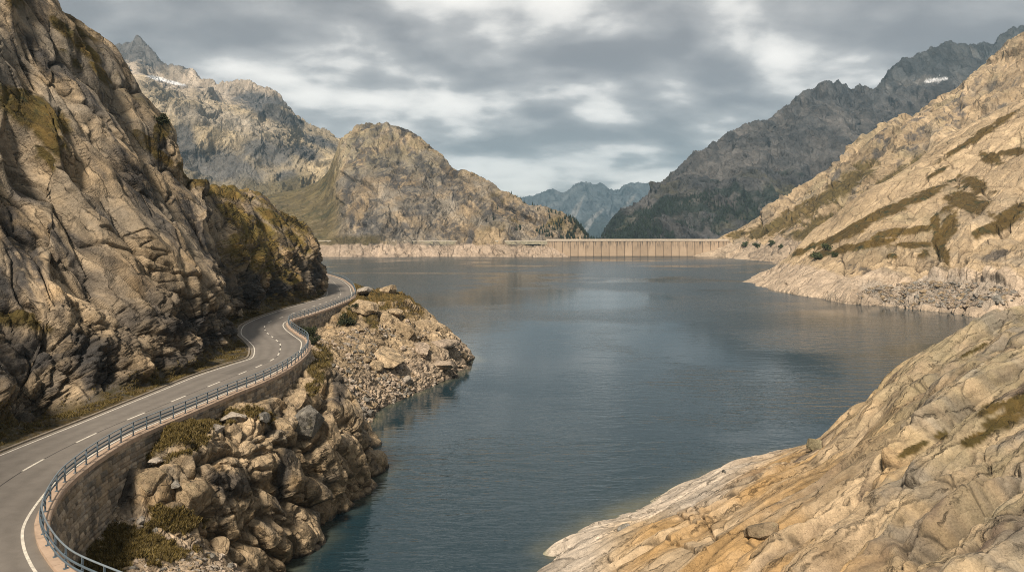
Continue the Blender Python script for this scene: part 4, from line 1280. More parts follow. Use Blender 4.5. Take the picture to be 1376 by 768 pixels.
def tone_right(s, P, V, nr):
    nf, nb = fbm(P, 50, 5, 0.62, 171), fbm(P, 230, 4, 0.55, 172)
    z = P[:, 2]
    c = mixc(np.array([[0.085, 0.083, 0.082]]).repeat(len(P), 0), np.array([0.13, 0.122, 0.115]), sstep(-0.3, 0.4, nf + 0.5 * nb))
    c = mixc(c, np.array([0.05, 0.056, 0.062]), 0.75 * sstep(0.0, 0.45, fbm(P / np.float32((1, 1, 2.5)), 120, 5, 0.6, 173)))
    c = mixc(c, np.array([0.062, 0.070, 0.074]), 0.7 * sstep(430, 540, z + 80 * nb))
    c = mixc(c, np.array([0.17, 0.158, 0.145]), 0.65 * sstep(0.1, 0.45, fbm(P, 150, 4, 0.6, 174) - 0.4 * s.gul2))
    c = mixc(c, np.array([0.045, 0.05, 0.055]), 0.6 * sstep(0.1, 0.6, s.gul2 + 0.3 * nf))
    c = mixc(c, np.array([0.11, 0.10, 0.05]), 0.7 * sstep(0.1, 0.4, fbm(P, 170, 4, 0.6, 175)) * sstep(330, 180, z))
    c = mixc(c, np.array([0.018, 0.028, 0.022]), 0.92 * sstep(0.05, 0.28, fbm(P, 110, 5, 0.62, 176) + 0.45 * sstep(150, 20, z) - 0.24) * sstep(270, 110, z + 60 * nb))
    c *= (0.8 + 0.4 * s.t1)[:, None] * (0.88 + 0.24 * s.t2)[:, None]
    c = mixc(c, np.array([0.7, 0.71, 0.73]), patches(s, [(1256, 108, 13, 2.4, -8), (1268, 106, 6, 2, 0)], nf, 0.35, 0.2))
    return c


RIDGE_F = [(790, 345), (806, 334), (818, 322), (832, 308), (848, 292), (864, 276), (880, 263), (896, 246), (912, 228), (930, 213), (950, 203), (972, 192), (990, 181), (1010, 174), (1032, 167), (1050, 156),
           (1068, 141), (1086, 128), (1106, 119), (1124, 115), (1136, 122), (1146, 128), (1160, 119), (1174, 124), (1186, 114), (1200, 98), (1220, 87), (1245, 76), (1270, 68), (1300, 70), (1322, 66), (1336, 70), (1346, 58), (1360, 50), (1380, 42), (1430, 30), (1520, 20), (1640, 10)]
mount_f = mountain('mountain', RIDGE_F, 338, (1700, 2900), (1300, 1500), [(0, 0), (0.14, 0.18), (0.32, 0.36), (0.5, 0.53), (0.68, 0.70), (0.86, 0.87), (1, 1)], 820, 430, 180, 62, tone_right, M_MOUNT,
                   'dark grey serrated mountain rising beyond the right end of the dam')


def tone_far(s, P, V, nr):
    nf = fbm(P, 240, 5, 0.6, 191)
    c = mixc(np.array([[0.085, 0.105, 0.12]]).repeat(len(P), 0), np.array([0.15, 0.165, 0.175]), sstep(-0.1, 0.5, nf))  # bluish tones put distance haze into the rock colour
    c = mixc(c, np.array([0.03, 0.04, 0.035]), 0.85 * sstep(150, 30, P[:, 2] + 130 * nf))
    c = mixc(c, np.array([0.22, 0.22, 0.215]), patches(s, [(768, 290, 2.2, 20, 28), (776, 282, 2, 22, 24), (790, 305, 2.5, 14, 35), (800, 290, 16, 2.5, -40), (845, 272, 14, 2.5, -50)], nf, 0.5, 0.4))
    return c


RIDGE_E = [(560, 300), (620, 286), (670, 276), (700, 270), (714, 266), (728, 261), (742, 257), (756, 262), (764, 258), (774, 251), (786, 248), (797, 251), (808, 251), (820, 258), (832, 259), (842, 252), (856, 248), (868, 251), (882, 252), (896, 247), (915, 251), (950, 262), (1010, 280), (1080, 300)]
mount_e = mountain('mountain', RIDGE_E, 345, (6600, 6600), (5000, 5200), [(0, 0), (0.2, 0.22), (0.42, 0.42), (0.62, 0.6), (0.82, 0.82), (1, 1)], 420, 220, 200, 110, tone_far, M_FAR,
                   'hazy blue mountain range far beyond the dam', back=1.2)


# ------------------------------------------------------------------ ground, water, haze
def box_mesh(name, lo, hi, material):
    V = [(x, y, z) for x in (lo[0], hi[0]) for y in (lo[1], hi[1]) for z in (lo[2], hi[2])]
    Q = [(0, 1, 3, 2), (4, 6, 7, 5), (0, 4, 5, 1), (2, 3, 7, 6), (0, 2, 6, 4), (1, 5, 7, 3)]
    return raw_mesh(name, V, Q, material, smooth=False)


M_GROUND = plain_material('valley_ground', (0.16, 0.15, 0.12), 0.95, noise=40, amount=0.4)
g = raw_mesh('ground', [(-7400, -1400, -60), (7400, -1400, -60), (7400, 8500, -60), (-7400, 8500, -60)], [(0, 1, 2, 3)], M_GROUND, smooth=False)
tag(g, 'valley floor and lake bed', 'ground', kind='structure')


def make_water():
    xs = np.unique(np.concatenate([np.linspace(-1500, -420, 12), np.linspace(-420, -60, 40), np.arange(-60, 60, 0.8), np.linspace(60, 420, 40), np.linspace(420, 1500, 12)]))
    ys = np.unique(np.concatenate([np.linspace(-300, 25, 8), np.arange(25, 215, 0.8), np.linspace(215, 885, 90)]))
    X, Y = np.meshgrid(xs, ys, indexing='ij')
    bed = np.full(X.shape, -30.0)
    for sh in (slab, shore):
        p = sh.P
        p = p[(p[:, 2] < 0.5) & (p[:, 2] > -9)]
        i = np.clip(np.searchsorted(xs, p[:, 0]), 1, len(xs) - 1)
        j = np.clip(np.searchsorted(ys, p[:, 1]), 1, len(ys) - 1)
        np.maximum.at(bed, (i, j), p[:, 2])
    shallow = 0.6 * np.exp(np.minimum(bed, 0) / 0.7)
    for _ in range(3):
        m = shallow.copy()
        m[1:-1, 1:-1] = (shallow[1:-1, 1:-1] * 2 + shallow[2:, 1:-1] + shallow[:-2, 1:-1] + shallow[1:-1, 2:] + shallow[1:-1, :-2]) / 6
        shallow = m
    shallow *= np.clip(0.55 + 1.1 * fbm(np.stack([X.ravel(), Y.ravel(), X.ravel() * 0], 1), 5, 4, 0.6, 653), 0, 1).reshape(X.shape)
    nx, ny = X.shape
    idx = np.arange(nx * ny).reshape(nx, ny)
    Q = np.stack([idx[:-1, :-1], idx[1:, :-1], idx[1:, 1:], idx[:-1, 1:]], -1).reshape(-1, 4)
    V = np.stack([X, Y, np.zeros_like(X)], -1).reshape(-1, 3)
    lane = fbm(np.stack([V[:, 0], V[:, 1] * 0.5, V[:, 2]], 1), 90, 4, 0.55, 650)
    ruffle = np.clip(sstep(110, 330, V[:, 1] + 130 * lane - 0.5 * np.maximum(V[:, 0], 0)), 0, 1)
    calm = sstep(0.02, 0.30, fbm(np.stack([V[:, 0] * 0.6, V[:, 1], V[:, 2]], 1), 46, 4, 0.55, 651))
    edge_n = 0.5 * fbm(np.stack([V[:, 0] * 0.5, V[:, 1], V[:, 2]], 1), 18, 4, 0.6, 652)
    for cx_, cy0, rx_, ry_ in ((-6, 180, 34, 52), (46, 200, 20, 30), (20, 330, 60, 60)):
        calm = np.maximum(calm, sstep(1.25, 0.6, np.hypot((V[:, 0] - cx_) / rx_, (V[:, 1] - cy0) / ry_) + edge_n))
    calm *= sstep(70, 120, V[:, 1])
    ruffle = ruffle * (1 - 0.75 * calm)
    m, nt, b = new_mat('lake_water')
    N, L = nt.nodes.new, nt.links.new
    geo = N('ShaderNodeNewGeometry')
    at = N('ShaderNodeAttribute')
    at.attribute_name = 'shallow'
    mix = N('ShaderNodeMixRGB')
    mix.inputs[1].default_value = (0.011, 0.027, 0.036, 1)
    mix.inputs[2].default_value = (0.16, 0.145, 0.075, 1)
    L(at.outputs['Fac'], mix.inputs[0])
    L(mix.outputs[0], b.inputs['Base Color'])
    b.inputs['IOR'].default_value = 1.333
    b.inputs['Specular Tint'].default_value = (0.86, 0.97, 1.0, 1)
    b.inputs['Specular IOR Level'].default_value = 0.5
    ruf = N('ShaderNodeAttribute')
    ruf.attribute_name = 'ruffle'
    rr = N('ShaderNodeMapRange')
    rr.inputs['To Min'].default_value = 0.07
    rr.inputs['To Max'].default_value = 0.24
    L(ruf.outputs['Fac'], rr.inputs['Value'])
    L(rr.outputs[0], b.inputs['Roughness'])

    def noise(scale, stretch, detail, rough, rot=0.0, dist=0.0):
        mp = N('ShaderNodeMapping')
        mp.inputs['Rotation'].default_value = (0, 0, rot)
        mp.inputs['Scale'].default_value = stretch
        L(geo.outputs['Position'], mp.inputs[0])
        n = N('ShaderNodeTexNoise')
        n.inputs['Scale'].default_value = scale
        n.inputs['Detail'].default_value = detail
        n.inputs['Roughness'].default_value = rough
        n.inputs['Distortion'].default_value = dist
        L(mp.outputs[0], n.inputs['Vector'])
        return n.outputs['Fac']
    w1 = noise(0.55, (0.32, 1.0, 1), 3.0, 0.55, R(-12), 0.6)
    w2 = noise(1.7, (0.4, 1.0, 1), 3.0, 0.5, R(9), 0.4)
    gust = noise(0.022, (0.45, 1.0, 1), 3.0, 0.55, R(8), 0.8)

    def math_(op, a, b_):
        mm = N('ShaderNodeMath')
        mm.operation = op
        for i, v in enumerate((a, b_)):
            if isinstance(v, (int, float)):
                mm.inputs[i].default_value = v
            else:
                L(v, mm.inputs[i])
        return mm.outputs[0]
    hgt = math_('ADD', math_('MULTIPLY', w1, 0.30), math_('MULTIPLY', w2, 0.09))
    gr = N('ShaderNodeMapRange')
    gr.inputs['From Min'].default_value = 0.38
    gr.inputs['From Max'].default_value = 0.62
    gr.inputs['To Min'].default_value = 0.3
    gr.inputs['To Max'].default_value = 1.0
    L(gust, gr.inputs['Value'])
    bp = N('ShaderNodeBump')
    bp.inputs['Distance'].default_value = 0.8
    ca = N('ShaderNodeAttribute')
    ca.attribute_name = 'calm'
    L(math_('MULTIPLY', gr.outputs[0], math_('SUBTRACT', 1.0, math_('MULTIPLY', ca.outputs['Fac'], 0.86))), bp.inputs['Strength'])
    L(hgt, bp.inputs['Height'])
    L(bp.outputs[0], b.inputs['Normal'])
    o = raw_mesh('water', V, Q, m, None, {'shallow': shallow.ravel(), 'ruffle': ruffle, 'calm': calm})
    tag(o, 'dark blue green reservoir water with fine ripples', 'lake', kind='structure')


make_water()


def make_haze():
    m = bpy.data.materials.new('haze')
    m.use_nodes = True
    nt = m.node_tree
    nt.nodes.clear()
    out = nt.nodes.new('ShaderNodeOutputMaterial')
    v = nt.nodes.new('ShaderNodeVolumePrincipled')
    v.inputs['Color'].default_value = (0.40, 0.65, 0.85, 1)
    v.inputs['Density'].default_value = HAZE
    v.inputs['Anisotropy'].default_value = 0.2
    nt.links.new(v.outputs[0], out.inputs['Volume'])
    o = box_mesh('haze', (-7500, -1500, -61), (7500, 8600, 860), m)
    tag(o, 'thin bluish mountain air', 'haze', kind='stuff')


HAZE = 0.9e-4
make_haze()

# ------------------------------------------------------------------ road, kerbs and markings
M_ASPHALT = rock_material('asphalt', 0.035, 0.9, 0.25, 0.2, 0.85)
M_PAINT = plain_material('road_paint', (0.52, 0.48, 0.41), 0.75, noise=0.3, amount=0.34)
M_SEAM = plain_material('tar_seam', (0.035, 0.032, 0.03), 0.7, noise=0.5, amount=0.3)
M_KERB = plain_material('kerb_stone', (0.20, 0.165, 0.125), 0.9, noise=0.4, amount=0.3, bump=0.2)
M_COPING = plain_material('coping_concrete', (0.37, 0.27, 0.195), 0.85, noise=0.6, amount=0.2, bump=0.12)
M_STEEL = plain_material('painted_steel', (0.085, 0.115, 0.14), 0.45, 0.0, noise=0.6, amount=0.2, spec=0.5)
M_RAIL = plain_material('galvanised_rail', (0.21, 0.25, 0.28), 0.4, 0.3, noise=0.8, amount=0.18, spec=0.5)


def resample(C, step):
    s = np.concatenate([[0], np.cumsum(np.linalg.norm(np.diff(C, axis=0), axis=1))])
    n = max(2, int(round(s[-1] / step)) + 1)
    t = np.linspace(0, s[-1], n)
    return np.stack([np.interp(t, s, C[:, k]) for k in range(C.shape[1])], 1), t


def right_normals(C):
    T = np.gradient(C[:, :2], axis=0)
    T /= np.linalg.norm(T, axis=1, keepdims=True) + 1e-9
    return np.stack([T[:, 1], -T[:, 0]], 1)


def sweep(name, C, profile, material, parent=None, closed=True, smooth=False, caps=True, zoff=0.0):
    """profile (offset to the right, height) swept along a plan curve C (x, y[, z])"""
    nrm = right_normals(C)
    z = C[:, 2] if C.shape[1] > 2 else np.full(len(C), ROAD_Z)
    pr = np.array(profile, float)
    V = np.zeros((len(C), len(pr), 3))
    V[..., 0] = C[:, None, 0] + nrm[:, None, 0] * pr[None, :, 0]
    V[..., 1] = C[:, None, 1] + nrm[:, None, 1] * pr[None, :, 0]
    V[..., 2] = z[:, None] + pr[None, :, 1] + zoff
    n, k = V.shape[:2]
    idx = np.arange(n * k).reshape(n, k)
    if closed:
        nxt = np.roll(idx, -1, axis=1)
        Q = np.stack([idx[:-1], idx[1:], nxt[1:], nxt[:-1]], -1).reshape(-1, 4)
    else:
        Q = np.stack([idx[:-1, :-1], idx[1:, :-1], idx[1:, 1:], idx[:-1, 1:]], -1).reshape(-1, 4)
    V = V.reshape(-1, 3)
    if closed and k == 4 and caps:
        Q = np.concatenate([Q, [idx[0]], [idx[-1][::-1]]])
    return raw_mesh(name, V, Q, material, smooth=smooth, parent=parent)


def make_road():
    fs = np.linspace(-0.005, 1.06, 48)
    C2 = np.column_stack([EDGE_R, EDGE_L])
    C2 = _cr(C2, np.linspace(0, len(C2) - 1, (len(C2) - 1) * 3 + 1))
    ER, EL = C2[:, :2], C2[:, 2:]
    G = ER[:, None] * (1 - fs[None, :, None]) + EL[:, None] * fs[None, :, None]
    n, k = G.shape[:2]
    V = np.concatenate([G, np.full((n, k, 1), ROAD_Z)], 2)
    V[..., 2] += 0.06 * (1 - (2 * (fs[None, :] - 0.5)) ** 2) - 0.02      # camber
    along = np.concatenate([[0], np.cumsum(np.linalg.norm(np.diff((ER + EL) / 2, axis=0), axis=1))])
    Fm, Sm = np.repeat(fs[None], n, 0).ravel(), np.repeat(along[:, None], k, 1).ravel()
    Pr = V.reshape(-1, 3)
    base = np.array([0.20, 0.178, 0.155])[None].repeat(len(Pr), 0)
    wander = 0.012 * fbm(np.stack([Sm, Sm * 0, Sm * 0], 1), 18, 2, 0.5, 660)
    for f0 in (0.17, 0.36, 0.64, 0.83):                                   # wheel tracks
        base = base * (1 - 0.13 * np.exp(-((Fm - f0 + wander) / 0.045) ** 2))[:, None]
    for s0, ln, fa, fb, g_ in ((24, 7, 0.52, 0.98, 0.78), (47, 4.5, 0.05, 0.47, 0.86), (66, 10, 0.53, 0.76, 0.8), (92, 5, 0.08, 0.49, 0.82), (118, 8, 0.5, 0.97, 0.88), (150, 6, 0.1, 0.5, 0.85)):
        m_ = (Sm > s0) & (Sm < s0 + ln) & (Fm > fa) & (Fm < fb)           # repair patches
        base[m_] *= g_
    base = base * (1 + 0.12 * fbm(Pr, 4, 4, 0.6, 661))[:, None]
    grit = sstep(0.93, 1.03, Fm + 0.03 * fbm(Pr, 1.2, 3, 0.6, 662)) + sstep(0.075, 0.02, Fm + 0.02 * fbm(Pr, 1.2, 3, 0.6, 663))
    base = mixc(base, np.array([0.24, 0.20, 0.15]), 0.6 * np.clip(grit, 0, 1))
    idx = np.arange(n * k).reshape(n, k)
    Q = np.stack([idx[:-1, :-1], idx[:-1, 1:], idx[1:, 1:], idx[1:, :-1]], -1).reshape(-1, 4)
    road = raw_mesh('road', Pr, Q, M_ASPHALT, base)
    tag(road, 'narrow grey asphalt mountain road winding along the cliff', 'road', kind='structure')
    W = np.linalg.norm(EDGE_R - EDGE_L, axis=1)

    def strip(name, f_of, width, material, i0=0, i1=None, lift=0.006):
        C = EDGE_R + (EDGE_L - EDGE_R) * f_of[:, None]
        C = C[i0:i1]
        f = f_of[i0:i1]
        z = ROAD_Z + 0.06 * (1 - (2 * (f - 0.5)) ** 2) - 0.02 + lift
        C3 = np.column_stack([C, z])
        return sweep(name, C3, [(-width / 2, 0), (width / 2, 0)], material, parent=road, closed=False)
    strip('edge_line', 1.05 / W, 0.14, M_PAINT)
    strip('edge_line', 1 - 0.45 / W, 0.13, M_PAINT)
    strip('tar_seam', np.full(len(W), 0.5), 0.07, M_SEAM, lift=0.004)
    # broken centre line
    C, t = resample(road_at(0.5), 0.25)
    stn = np.interp(t, np.concatenate([[0], np.cumsum(np.linalg.norm(np.diff(road_at(0.5), axis=0), axis=1))]), _rt)
    s = 1.4
    while s < t[-1] - 4:
        u = np.interp(s, t, stn)
        length, gap = (2.8, 3.7) if u < 10.6 else ((1.9, 2.2) if u < 17.5 else (2.4, 4.2)) if u < 20.8 else (1.9, 2.4)
        a, b = np.searchsorted(t, s), np.searchsorted(t, s + length)
        if b - a > 2:
            c3 = np.column_stack([C[a:b], np.full(b - a, ROAD_Z + 0.048)])
            sweep('lane_dash', c3, [(-0.085, 0), (0.085, 0)], M_PAINT, parent=road, closed=False)
        s += length + gap
    # low stone kerb on the cliff side
    CL = resample(road_at(1.02), 0.5)[0]
    k = sweep('kerb', CL, [(-0.16, -0.1), (-0.16, 0.10), (0.05, 0.09), (0.06, -0.1)], M_KERB)
    tag(k, 'low weathered kerb between road and cliff verge', 'kerb', kind='structure')


make_road()


# ------------------------------------------------------------------ retaining walls
def stone_wall(C, name, label, height, batter, step, top_off=0.12):
    """coursed rubble wall under a concrete coping, along plan curve C"""
    root = empty(name, (C[len(C) // 2][0], C[len(C) // 2][1], ROAD_Z - height), label, 'wall')
    inv = -np.array(root.location)
    A, t = resample(C, step)
    nrm = right_normals(A)
    hs = np.linspace(0.0, height, int(height / (step * 0.8)))
    Tm, Hm = np.meshgrid(t, hs, indexing='ij')
    P = np.stack([Tm, Hm, np.zeros_like(Tm)], -1).reshape(-1, 3)
    hw = Hm.ravel() + 0.10 * fbm(P, 1.6, 3, 0.5, 301)
    tw = Tm.ravel() + 0.08 * fbm(P, 0.9, 3, 0.5, 302)
    course = 0.36
    # courses of unequal height
    bounds = np.cumsum(np.random.default_rng(7).uniform(0.24, 0.46, 80))
    row = np.searchsorted(bounds, hw)
    lo = np.where(row > 0, bounds[np.maximum(row - 1, 0)], 0.0)
    hi = bounds[row]
    vgap = np.minimum(hw - lo, hi - hw)
    r0 = np.random.default_rng(8)
    off, ln = r0.random(100) * 3, r0.uniform(0.5, 0.85, 100)
    q = tw / ln[row] + off[row]
    cell = np.floor(q).astype(int)
    fr = q - cell
    jl = _RV[(cell * 31 + row * 57) & 4095, 0] * 0.5 - 0.25
    jr = _RV[((cell + 1) * 31 + row * 57) & 4095, 0] * 0.5 - 0.25
    a = fr - jl
    b = 1 + jr - fr
    cell = np.where(a < 0, cell - 1, np.where(b < 0, cell + 1, cell))
    hgap = np.minimum(np.abs(a), np.abs(b)) * ln[row]
    gap = np.minimum(vgap, hgap)
    h = (cell * 131 + row * 17) & 4095
    rv = _RV[h]
    relief = sstep(0.0, 0.07, gap) * (0.05 + 0.09 * rv[:, 0]) + 0.05 * fbm(P, 0.4, 4, 0.6, 303) * sstep(0, 0.05, gap)
    out = top_off + batter * Hm.ravel() + relief + 0.10 * fbm(P, 5, 3, 0.5, 304)
    X = A[:, None, :] + nrm[:, None, :] * out.reshape(Tm.shape)[..., None]
    V = np.concatenate([X, (ROAD_Z - 0.12 - Hm)[..., None]], 2)
    n, k = Tm.shape
    idx = np.arange(n * k).reshape(n, k)
    Q = np.stack([idx[:-1, :-1], idx[:-1, 1:], idx[1:, 1:], idx[1:, :-1]], -1).reshape(-1, 4)
    base = np.array([0.37, 0.30, 0.22])
    c = base[None] * (0.62 + 0.8 * rv[:, 1])[:, None]
    c = mixc(c, np.array([0.30, 0.225, 0.14]), 0.6 * (rv[:, 2] > 0.72))
    c = mixc(c, np.array([0.12, 0.11, 0.095]), 0.7 * (rv[:, 3] > 0.75))
    lime = sstep(0.05, 0.4, fbm(P / np.float32((1, 1.6, 1)), 2.2, 4, 0.65, 305))
    c = mixc(c, np.array([0.36, 0.32, 0.27]), 0.75 * lime * sstep(0.07, 0.02, gap + 0.05 * fbm(P, 0.3, 3, 0.6, 306)))
    c = mixc(c, np.array([0.36, 0.32, 0.27]), 0.25 * lime)
    c = mixc(c, STAIN, 0.6 * sstep(0.1, 0.45, fbm(P / np.float32((1, 3.5, 1)), 1.4, 4, 0.6, 307)))
    raw_mesh('masonry', V.reshape(-1, 3) + inv, Q, M_MASONRY, c, parent=root)
    # coping: separate slabs with open joints between them
    B, tb = resample(C, 0.25)
    V2, Q2 = [], []
    prof = [(-0.42, -0.06), (-0.42, 0.17), (0.20, 0.17), (0.27, 0.12), (0.27, -0.20), (0.10, -0.22)]
    nb = right_normals(B)
    i, slab_n = 0, 8
    while i < len(B) - 1:
        j = min(i + slab_n, len(B) - 1)
        seg = B[i:j + 1].copy()
        d0 = seg[1] - seg[0]
        d1 = seg[-1] - seg[-2]
        seg[0] += d0 / np.linalg.norm(d0) * 0.012
        seg[-1] -= d1 / np.linalg.norm(d1) * 0.012
        st = len(V2)
        lift = random.uniform(-0.008, 0.008)
        shift = random.uniform(-0.012, 0.012)
        for p, nn in zip(seg, nb[i:j + 1]):
            for o_, z_ in prof:
                V2.append((p[0] + nn[0] * (o_ + shift), p[1] + nn[1] * (o_ + shift), ROAD_Z + z_ + lift))
        m, kk = len(seg), len(prof)
        for a_ in range(m - 1):
            for b_ in range(kk):
                b2 = (b_ + 1) % kk
                Q2.append((st + a_ * kk + b_, st + (a_ + 1) * kk + b_, st + (a_ + 1) * kk + b2, st + a_ * kk + b2))
        for e in (0, m - 1):
            r = [st + e * kk + b_ for b_ in range(kk)]
            Q2.append((r[0], r[1], r[2], r[3]))
            Q2.append((r[0], r[3], r[4], r[5]))
        i = j
    raw_mesh('coping', np.array(V2) + inv, Q2, M_COPING, smooth=False, parent=root)
    return root


_i = lambda st: int(st * 10)
stone_wall(EDGE_R[:_i(15.2)], 'retaining_wall', 'long curved rubble wall carrying the nearer stretch of the road', 9.5, 0.10, 0.075)
stone_wall(EDGE_R[_i(15.2):], 'retaining_wall', 'shorter rubble wall carrying the far bend of the road above the headland', 7.5, 0.10, 0.12)


# ------------------------------------------------------------------ guard rails
def bevel_box(bm, lo, hi, bev):
    r = bmesh.ops.create_cube(bm, size=1.0)
    vs = r['verts']
    for v in vs:
        for k in range(3):
            v.co[k] = lo[k] + (v.co[k] + 0.5) * (hi[k] - lo[k])
    es = list({e for v in vs for e in v.link_edges})
    bmesh.ops.bevel(bm, geom=es, offset=bev, segments=1, affect='EDGES')


def mesh_from(bm, name, material):
    me = bpy.data.meshes.new(name)
    bm.to_mesh(me)
    bm.free()
    me.materials.append(material)
    return me


bm = bmesh.new()
bevel_box(bm, (-0.045, -0.03, 0.0), (0.045, 0.03, 1.0), 0.008)
bevel_box(bm, (-0.11, -0.09, 0.0), (0.11, 0.09, 0.025), 0.005)
bevel_box(bm, (-0.075, -0.04, 0.60), (-0.043, 0.04, 0.72), 0.005)
bevel_box(bm, (-0.075, -0.04, 0.34), (-0.043, 0.04, 0.46), 0.005)
POST = mesh_from(bm, 'post', M_STEEL)


def guard_rail(C, label, gap):
    base = ROAD_Z + 0.165
    root = empty('guard_rail', (C[0][0], C[0][1], base), label, 'guard rail')
    inv = -np.array(root.location)
    B, t = resample(C, gap)
    nrm = right_normals(B)
    for i, (p, n) in enumerate(zip(B, nrm)):
        o = bpy.data.objects.new('post', POST)
        COL.objects.link(o)
        o.parent = root
        o.location = (p[0] + inv[0], p[1] + inv[1], 0)
        o.rotation_euler = (0, 0, math.atan2(n[1], n[0]))
    D, _ = resample(C, 0.4)
    nd = right_normals(D)
    def tube(name, off, z, r, material, sx=1.0):
        n = 8
        pr = [(off + sx * r * math.cos(2 * math.pi * k / n), z + r * math.sin(2 * math.pi * k / n)) for k in range(n)]
        c3 = np.column_stack([D + inv[None, :2], np.zeros(len(D))])
        return sweep(name, c3, pr, material, parent=root, smooth=True, caps=False)
    tube('handrail', 0.0, 1.02, 0.042, M_RAIL)
    tube('guard_beam', -0.10, 0.66, 0.062, M_STEEL, 0.5)
    tube('guard_beam', -0.10, 0.40, 0.062, M_STEEL, 0.5)
    return root


_off = np.array(right_normals(EDGE_R)) * -0.08
guard_rail((EDGE_R + _off)[_i(0.2):_i(15.2)], 'slate blue steel guard rail along the nearer stretch of road wall', 1.72)
guard_rail((EDGE_R + _off)[_i(15.2) - 1:_i(28)], 'guard rail with close dark posts round the far bend of the road', 1.9)


# ------------------------------------------------------------------ the dam
def make_dam():
    zc = 19.6
    x0, x1 = (735 - CX) / F_PX * 860, (980 - CX) / F_PX * 866
    def line(t):
        return x0 + (x1 - x0) * t, 858 + 5 * np.sin(np.pi * t) + 4 * t
    root = empty('dam', (float(line(0.5)[0]), float(line(0.5)[1]), 0), 'straight concrete dam wall with dark vertical joints across the far end of the lake', 'dam')
    inv = -np.array(root.location)
    n = 900
    t = np.linspace(0, 1, n)
    hs = np.concatenate([np.linspace(zc - 1.4, -6, 60)])
    X, Y = line(t)
    Tm, Hm = np.meshgrid(t * (x1 - x0), hs, indexing='ij')
    Pq = np.stack([Tm, Hm, Tm * 0], -1).reshape(-1, 3)
    jt = (Tm / 9.1) % 1.0
    jd = np.minimum(jt, 1 - jt) * 9.1
    cell = np.floor(Tm / 9.1).astype(int).ravel()
    groove = sstep(0.55, 0.25, jd).ravel()
    yy = Y[:, None] - 0.06 * (zc - Hm) * 1.0 + groove.reshape(Tm.shape) * 0.7
    V = np.stack([np.repeat(X[:, None], len(hs), 1), yy, Hm], -1).reshape(-1, 3)
    idx = np.arange(n * len(hs)).reshape(n, len(hs))
    Q = np.stack([idx[:-1, :-1], idx[:-1, 1:], idx[1:, 1:], idx[1:, :-1]], -1).reshape(-1, 4)
    rv = _RV[(cell * 37) & 4095]
    c = np.array([0.42, 0.315, 0.22])[None] * (0.86 + 0.28 * rv[:, 1])[:, None]
    c = c * (1 + 0.12 * fbm(Pq, 6, 4, 0.6, 401))[:, None]
    lift = np.minimum((Hm.ravel() / 2.4) % 1.0, 1 - (Hm.ravel() / 2.4) % 1.0)
    c = c * (1 - 0.13 * sstep(0.12, 0.0, lift))[:, None]
    drip = fbm(Pq / np.float32((1, 9, 1)), 1.5, 4, 0.6, 402)
    c = mixc(c, np.array([0.10, 0.085, 0.07]), 0.9 * sstep(-0.1, 0.3, drip) * sstep(7, 16, Hm.ravel() + 5 * fbm(Pq / np.float32((1, 30, 1)), 3, 2, 0.5, 403)))
    c = mixc(c, np.array([0.16, 0.125, 0.095]), 0.8 * groove)
    c = mixc(c, STAIN, 0.85 * sstep(0.9, 0.35, Hm.ravel()))
    m = rock_material('dam_concrete', 0.5, 5.0, 0.2, mottle=0.12)
    raw_mesh('wall', V + inv, Q, m, c, parent=root)
    C3 = np.column_stack([X, Y, np.full(n, zc)]) + inv[None]
    C3 = C3[::10]
    conc = plain_material('parapet_concrete', (0.46, 0.385, 0.30), 0.85, noise=3.0, amount=0.15)
    sweep('crest', C3, [(0.9, -1.4), (0.9, -0.15), (-7, -0.15), (-7, -8)], conc, parent=root)
    sweep('parapet', C3, [(0.95, -0.147), (0.95, 0.75), (0.55, 0.75), (0.55, -0.147)], conc, parent=root)
    sweep('parapet', C3, [(-6.5, -0.147), (-6.5, 0.75), (-6.9, 0.75), (-6.9, -0.147)], conc, parent=root)


make_dam()


# ------------------------------------------------------------------ embankment along the far shore, at the level of the dam crest
def make_embankment():
    pts = [(300, 886), (360, 884), (425, 881), (469, 877), (506, 874), (560, 871), (610, 869), (655, 867), (700, 862), (738, 860)]
    C = np.array([((px - CX) / F_PX * d, d) for px, d in pts])
    C = _cr(C, np.linspace(0, len(C) - 1, 91))
    zt = 18.6
    root = empty('shore_wall', (C[45][0], C[45][1], zt - 6), 'long low embankment wall with pale rim along the foot of the far hill', 'wall')
    inv = -np.array(root.location)
    C3 = np.column_stack([C, np.full(len(C), zt)]) + inv[None]
    m1 = plain_material('embankment_stone', (0.19, 0.17, 0.12), 0.95, noise=2.5, amount=0.5, bump=0.3)
    m2 = plain_material('embankment_rim', (0.42, 0.37, 0.30), 0.9, noise=2.0, amount=0.25)
    sweep('masonry', C3, [(1.6, -4.2), (0.3, -0.72), (-9, -0.72), (-9, -4.2)], m1, parent=root)
    sweep('coping', C3, [(0.5, -0.7), (0.5, 0.05), (-1.2, 0.05), (-1.2, -0.7)], m2, parent=root)


make_embankment()


# ------------------------------------------------------------------ boulders, scree, plants
def surf(sheet, px, py, r=2.5):
    """the nearest bit of that ground seen at px, py"""
    p = sheet.G.reshape(-1, 3)
    x, y = pix(sheet)
    near = np.nonzero((np.abs(x - px) < r) & (np.abs(y - py) < r) & (p[:, 1] > 8))[0]
    if len(near) == 0:
        return surf(sheet, px, py, r * 2) if r < 40 else p[np.argmin((x - px) ** 2 + (y - py) ** 2)]
    d = p[near, 1]
    k = near[d < d.min() + 2.5]
    return p[k[np.argmin((x[k] - px) ** 2 + (y[k] - py) ** 2)]]


def ico(sub):
    bm = bmesh.new()
    bmesh.ops.create_icosphere(bm, subdivisions=sub, radius=1.0)
    V = np.array([v.co[:] for v in bm.verts], np.float32)
    Q = np.array([[v.index for v in f.verts] for f in bm.faces], np.int32)
    bm.free()
    return V, Q


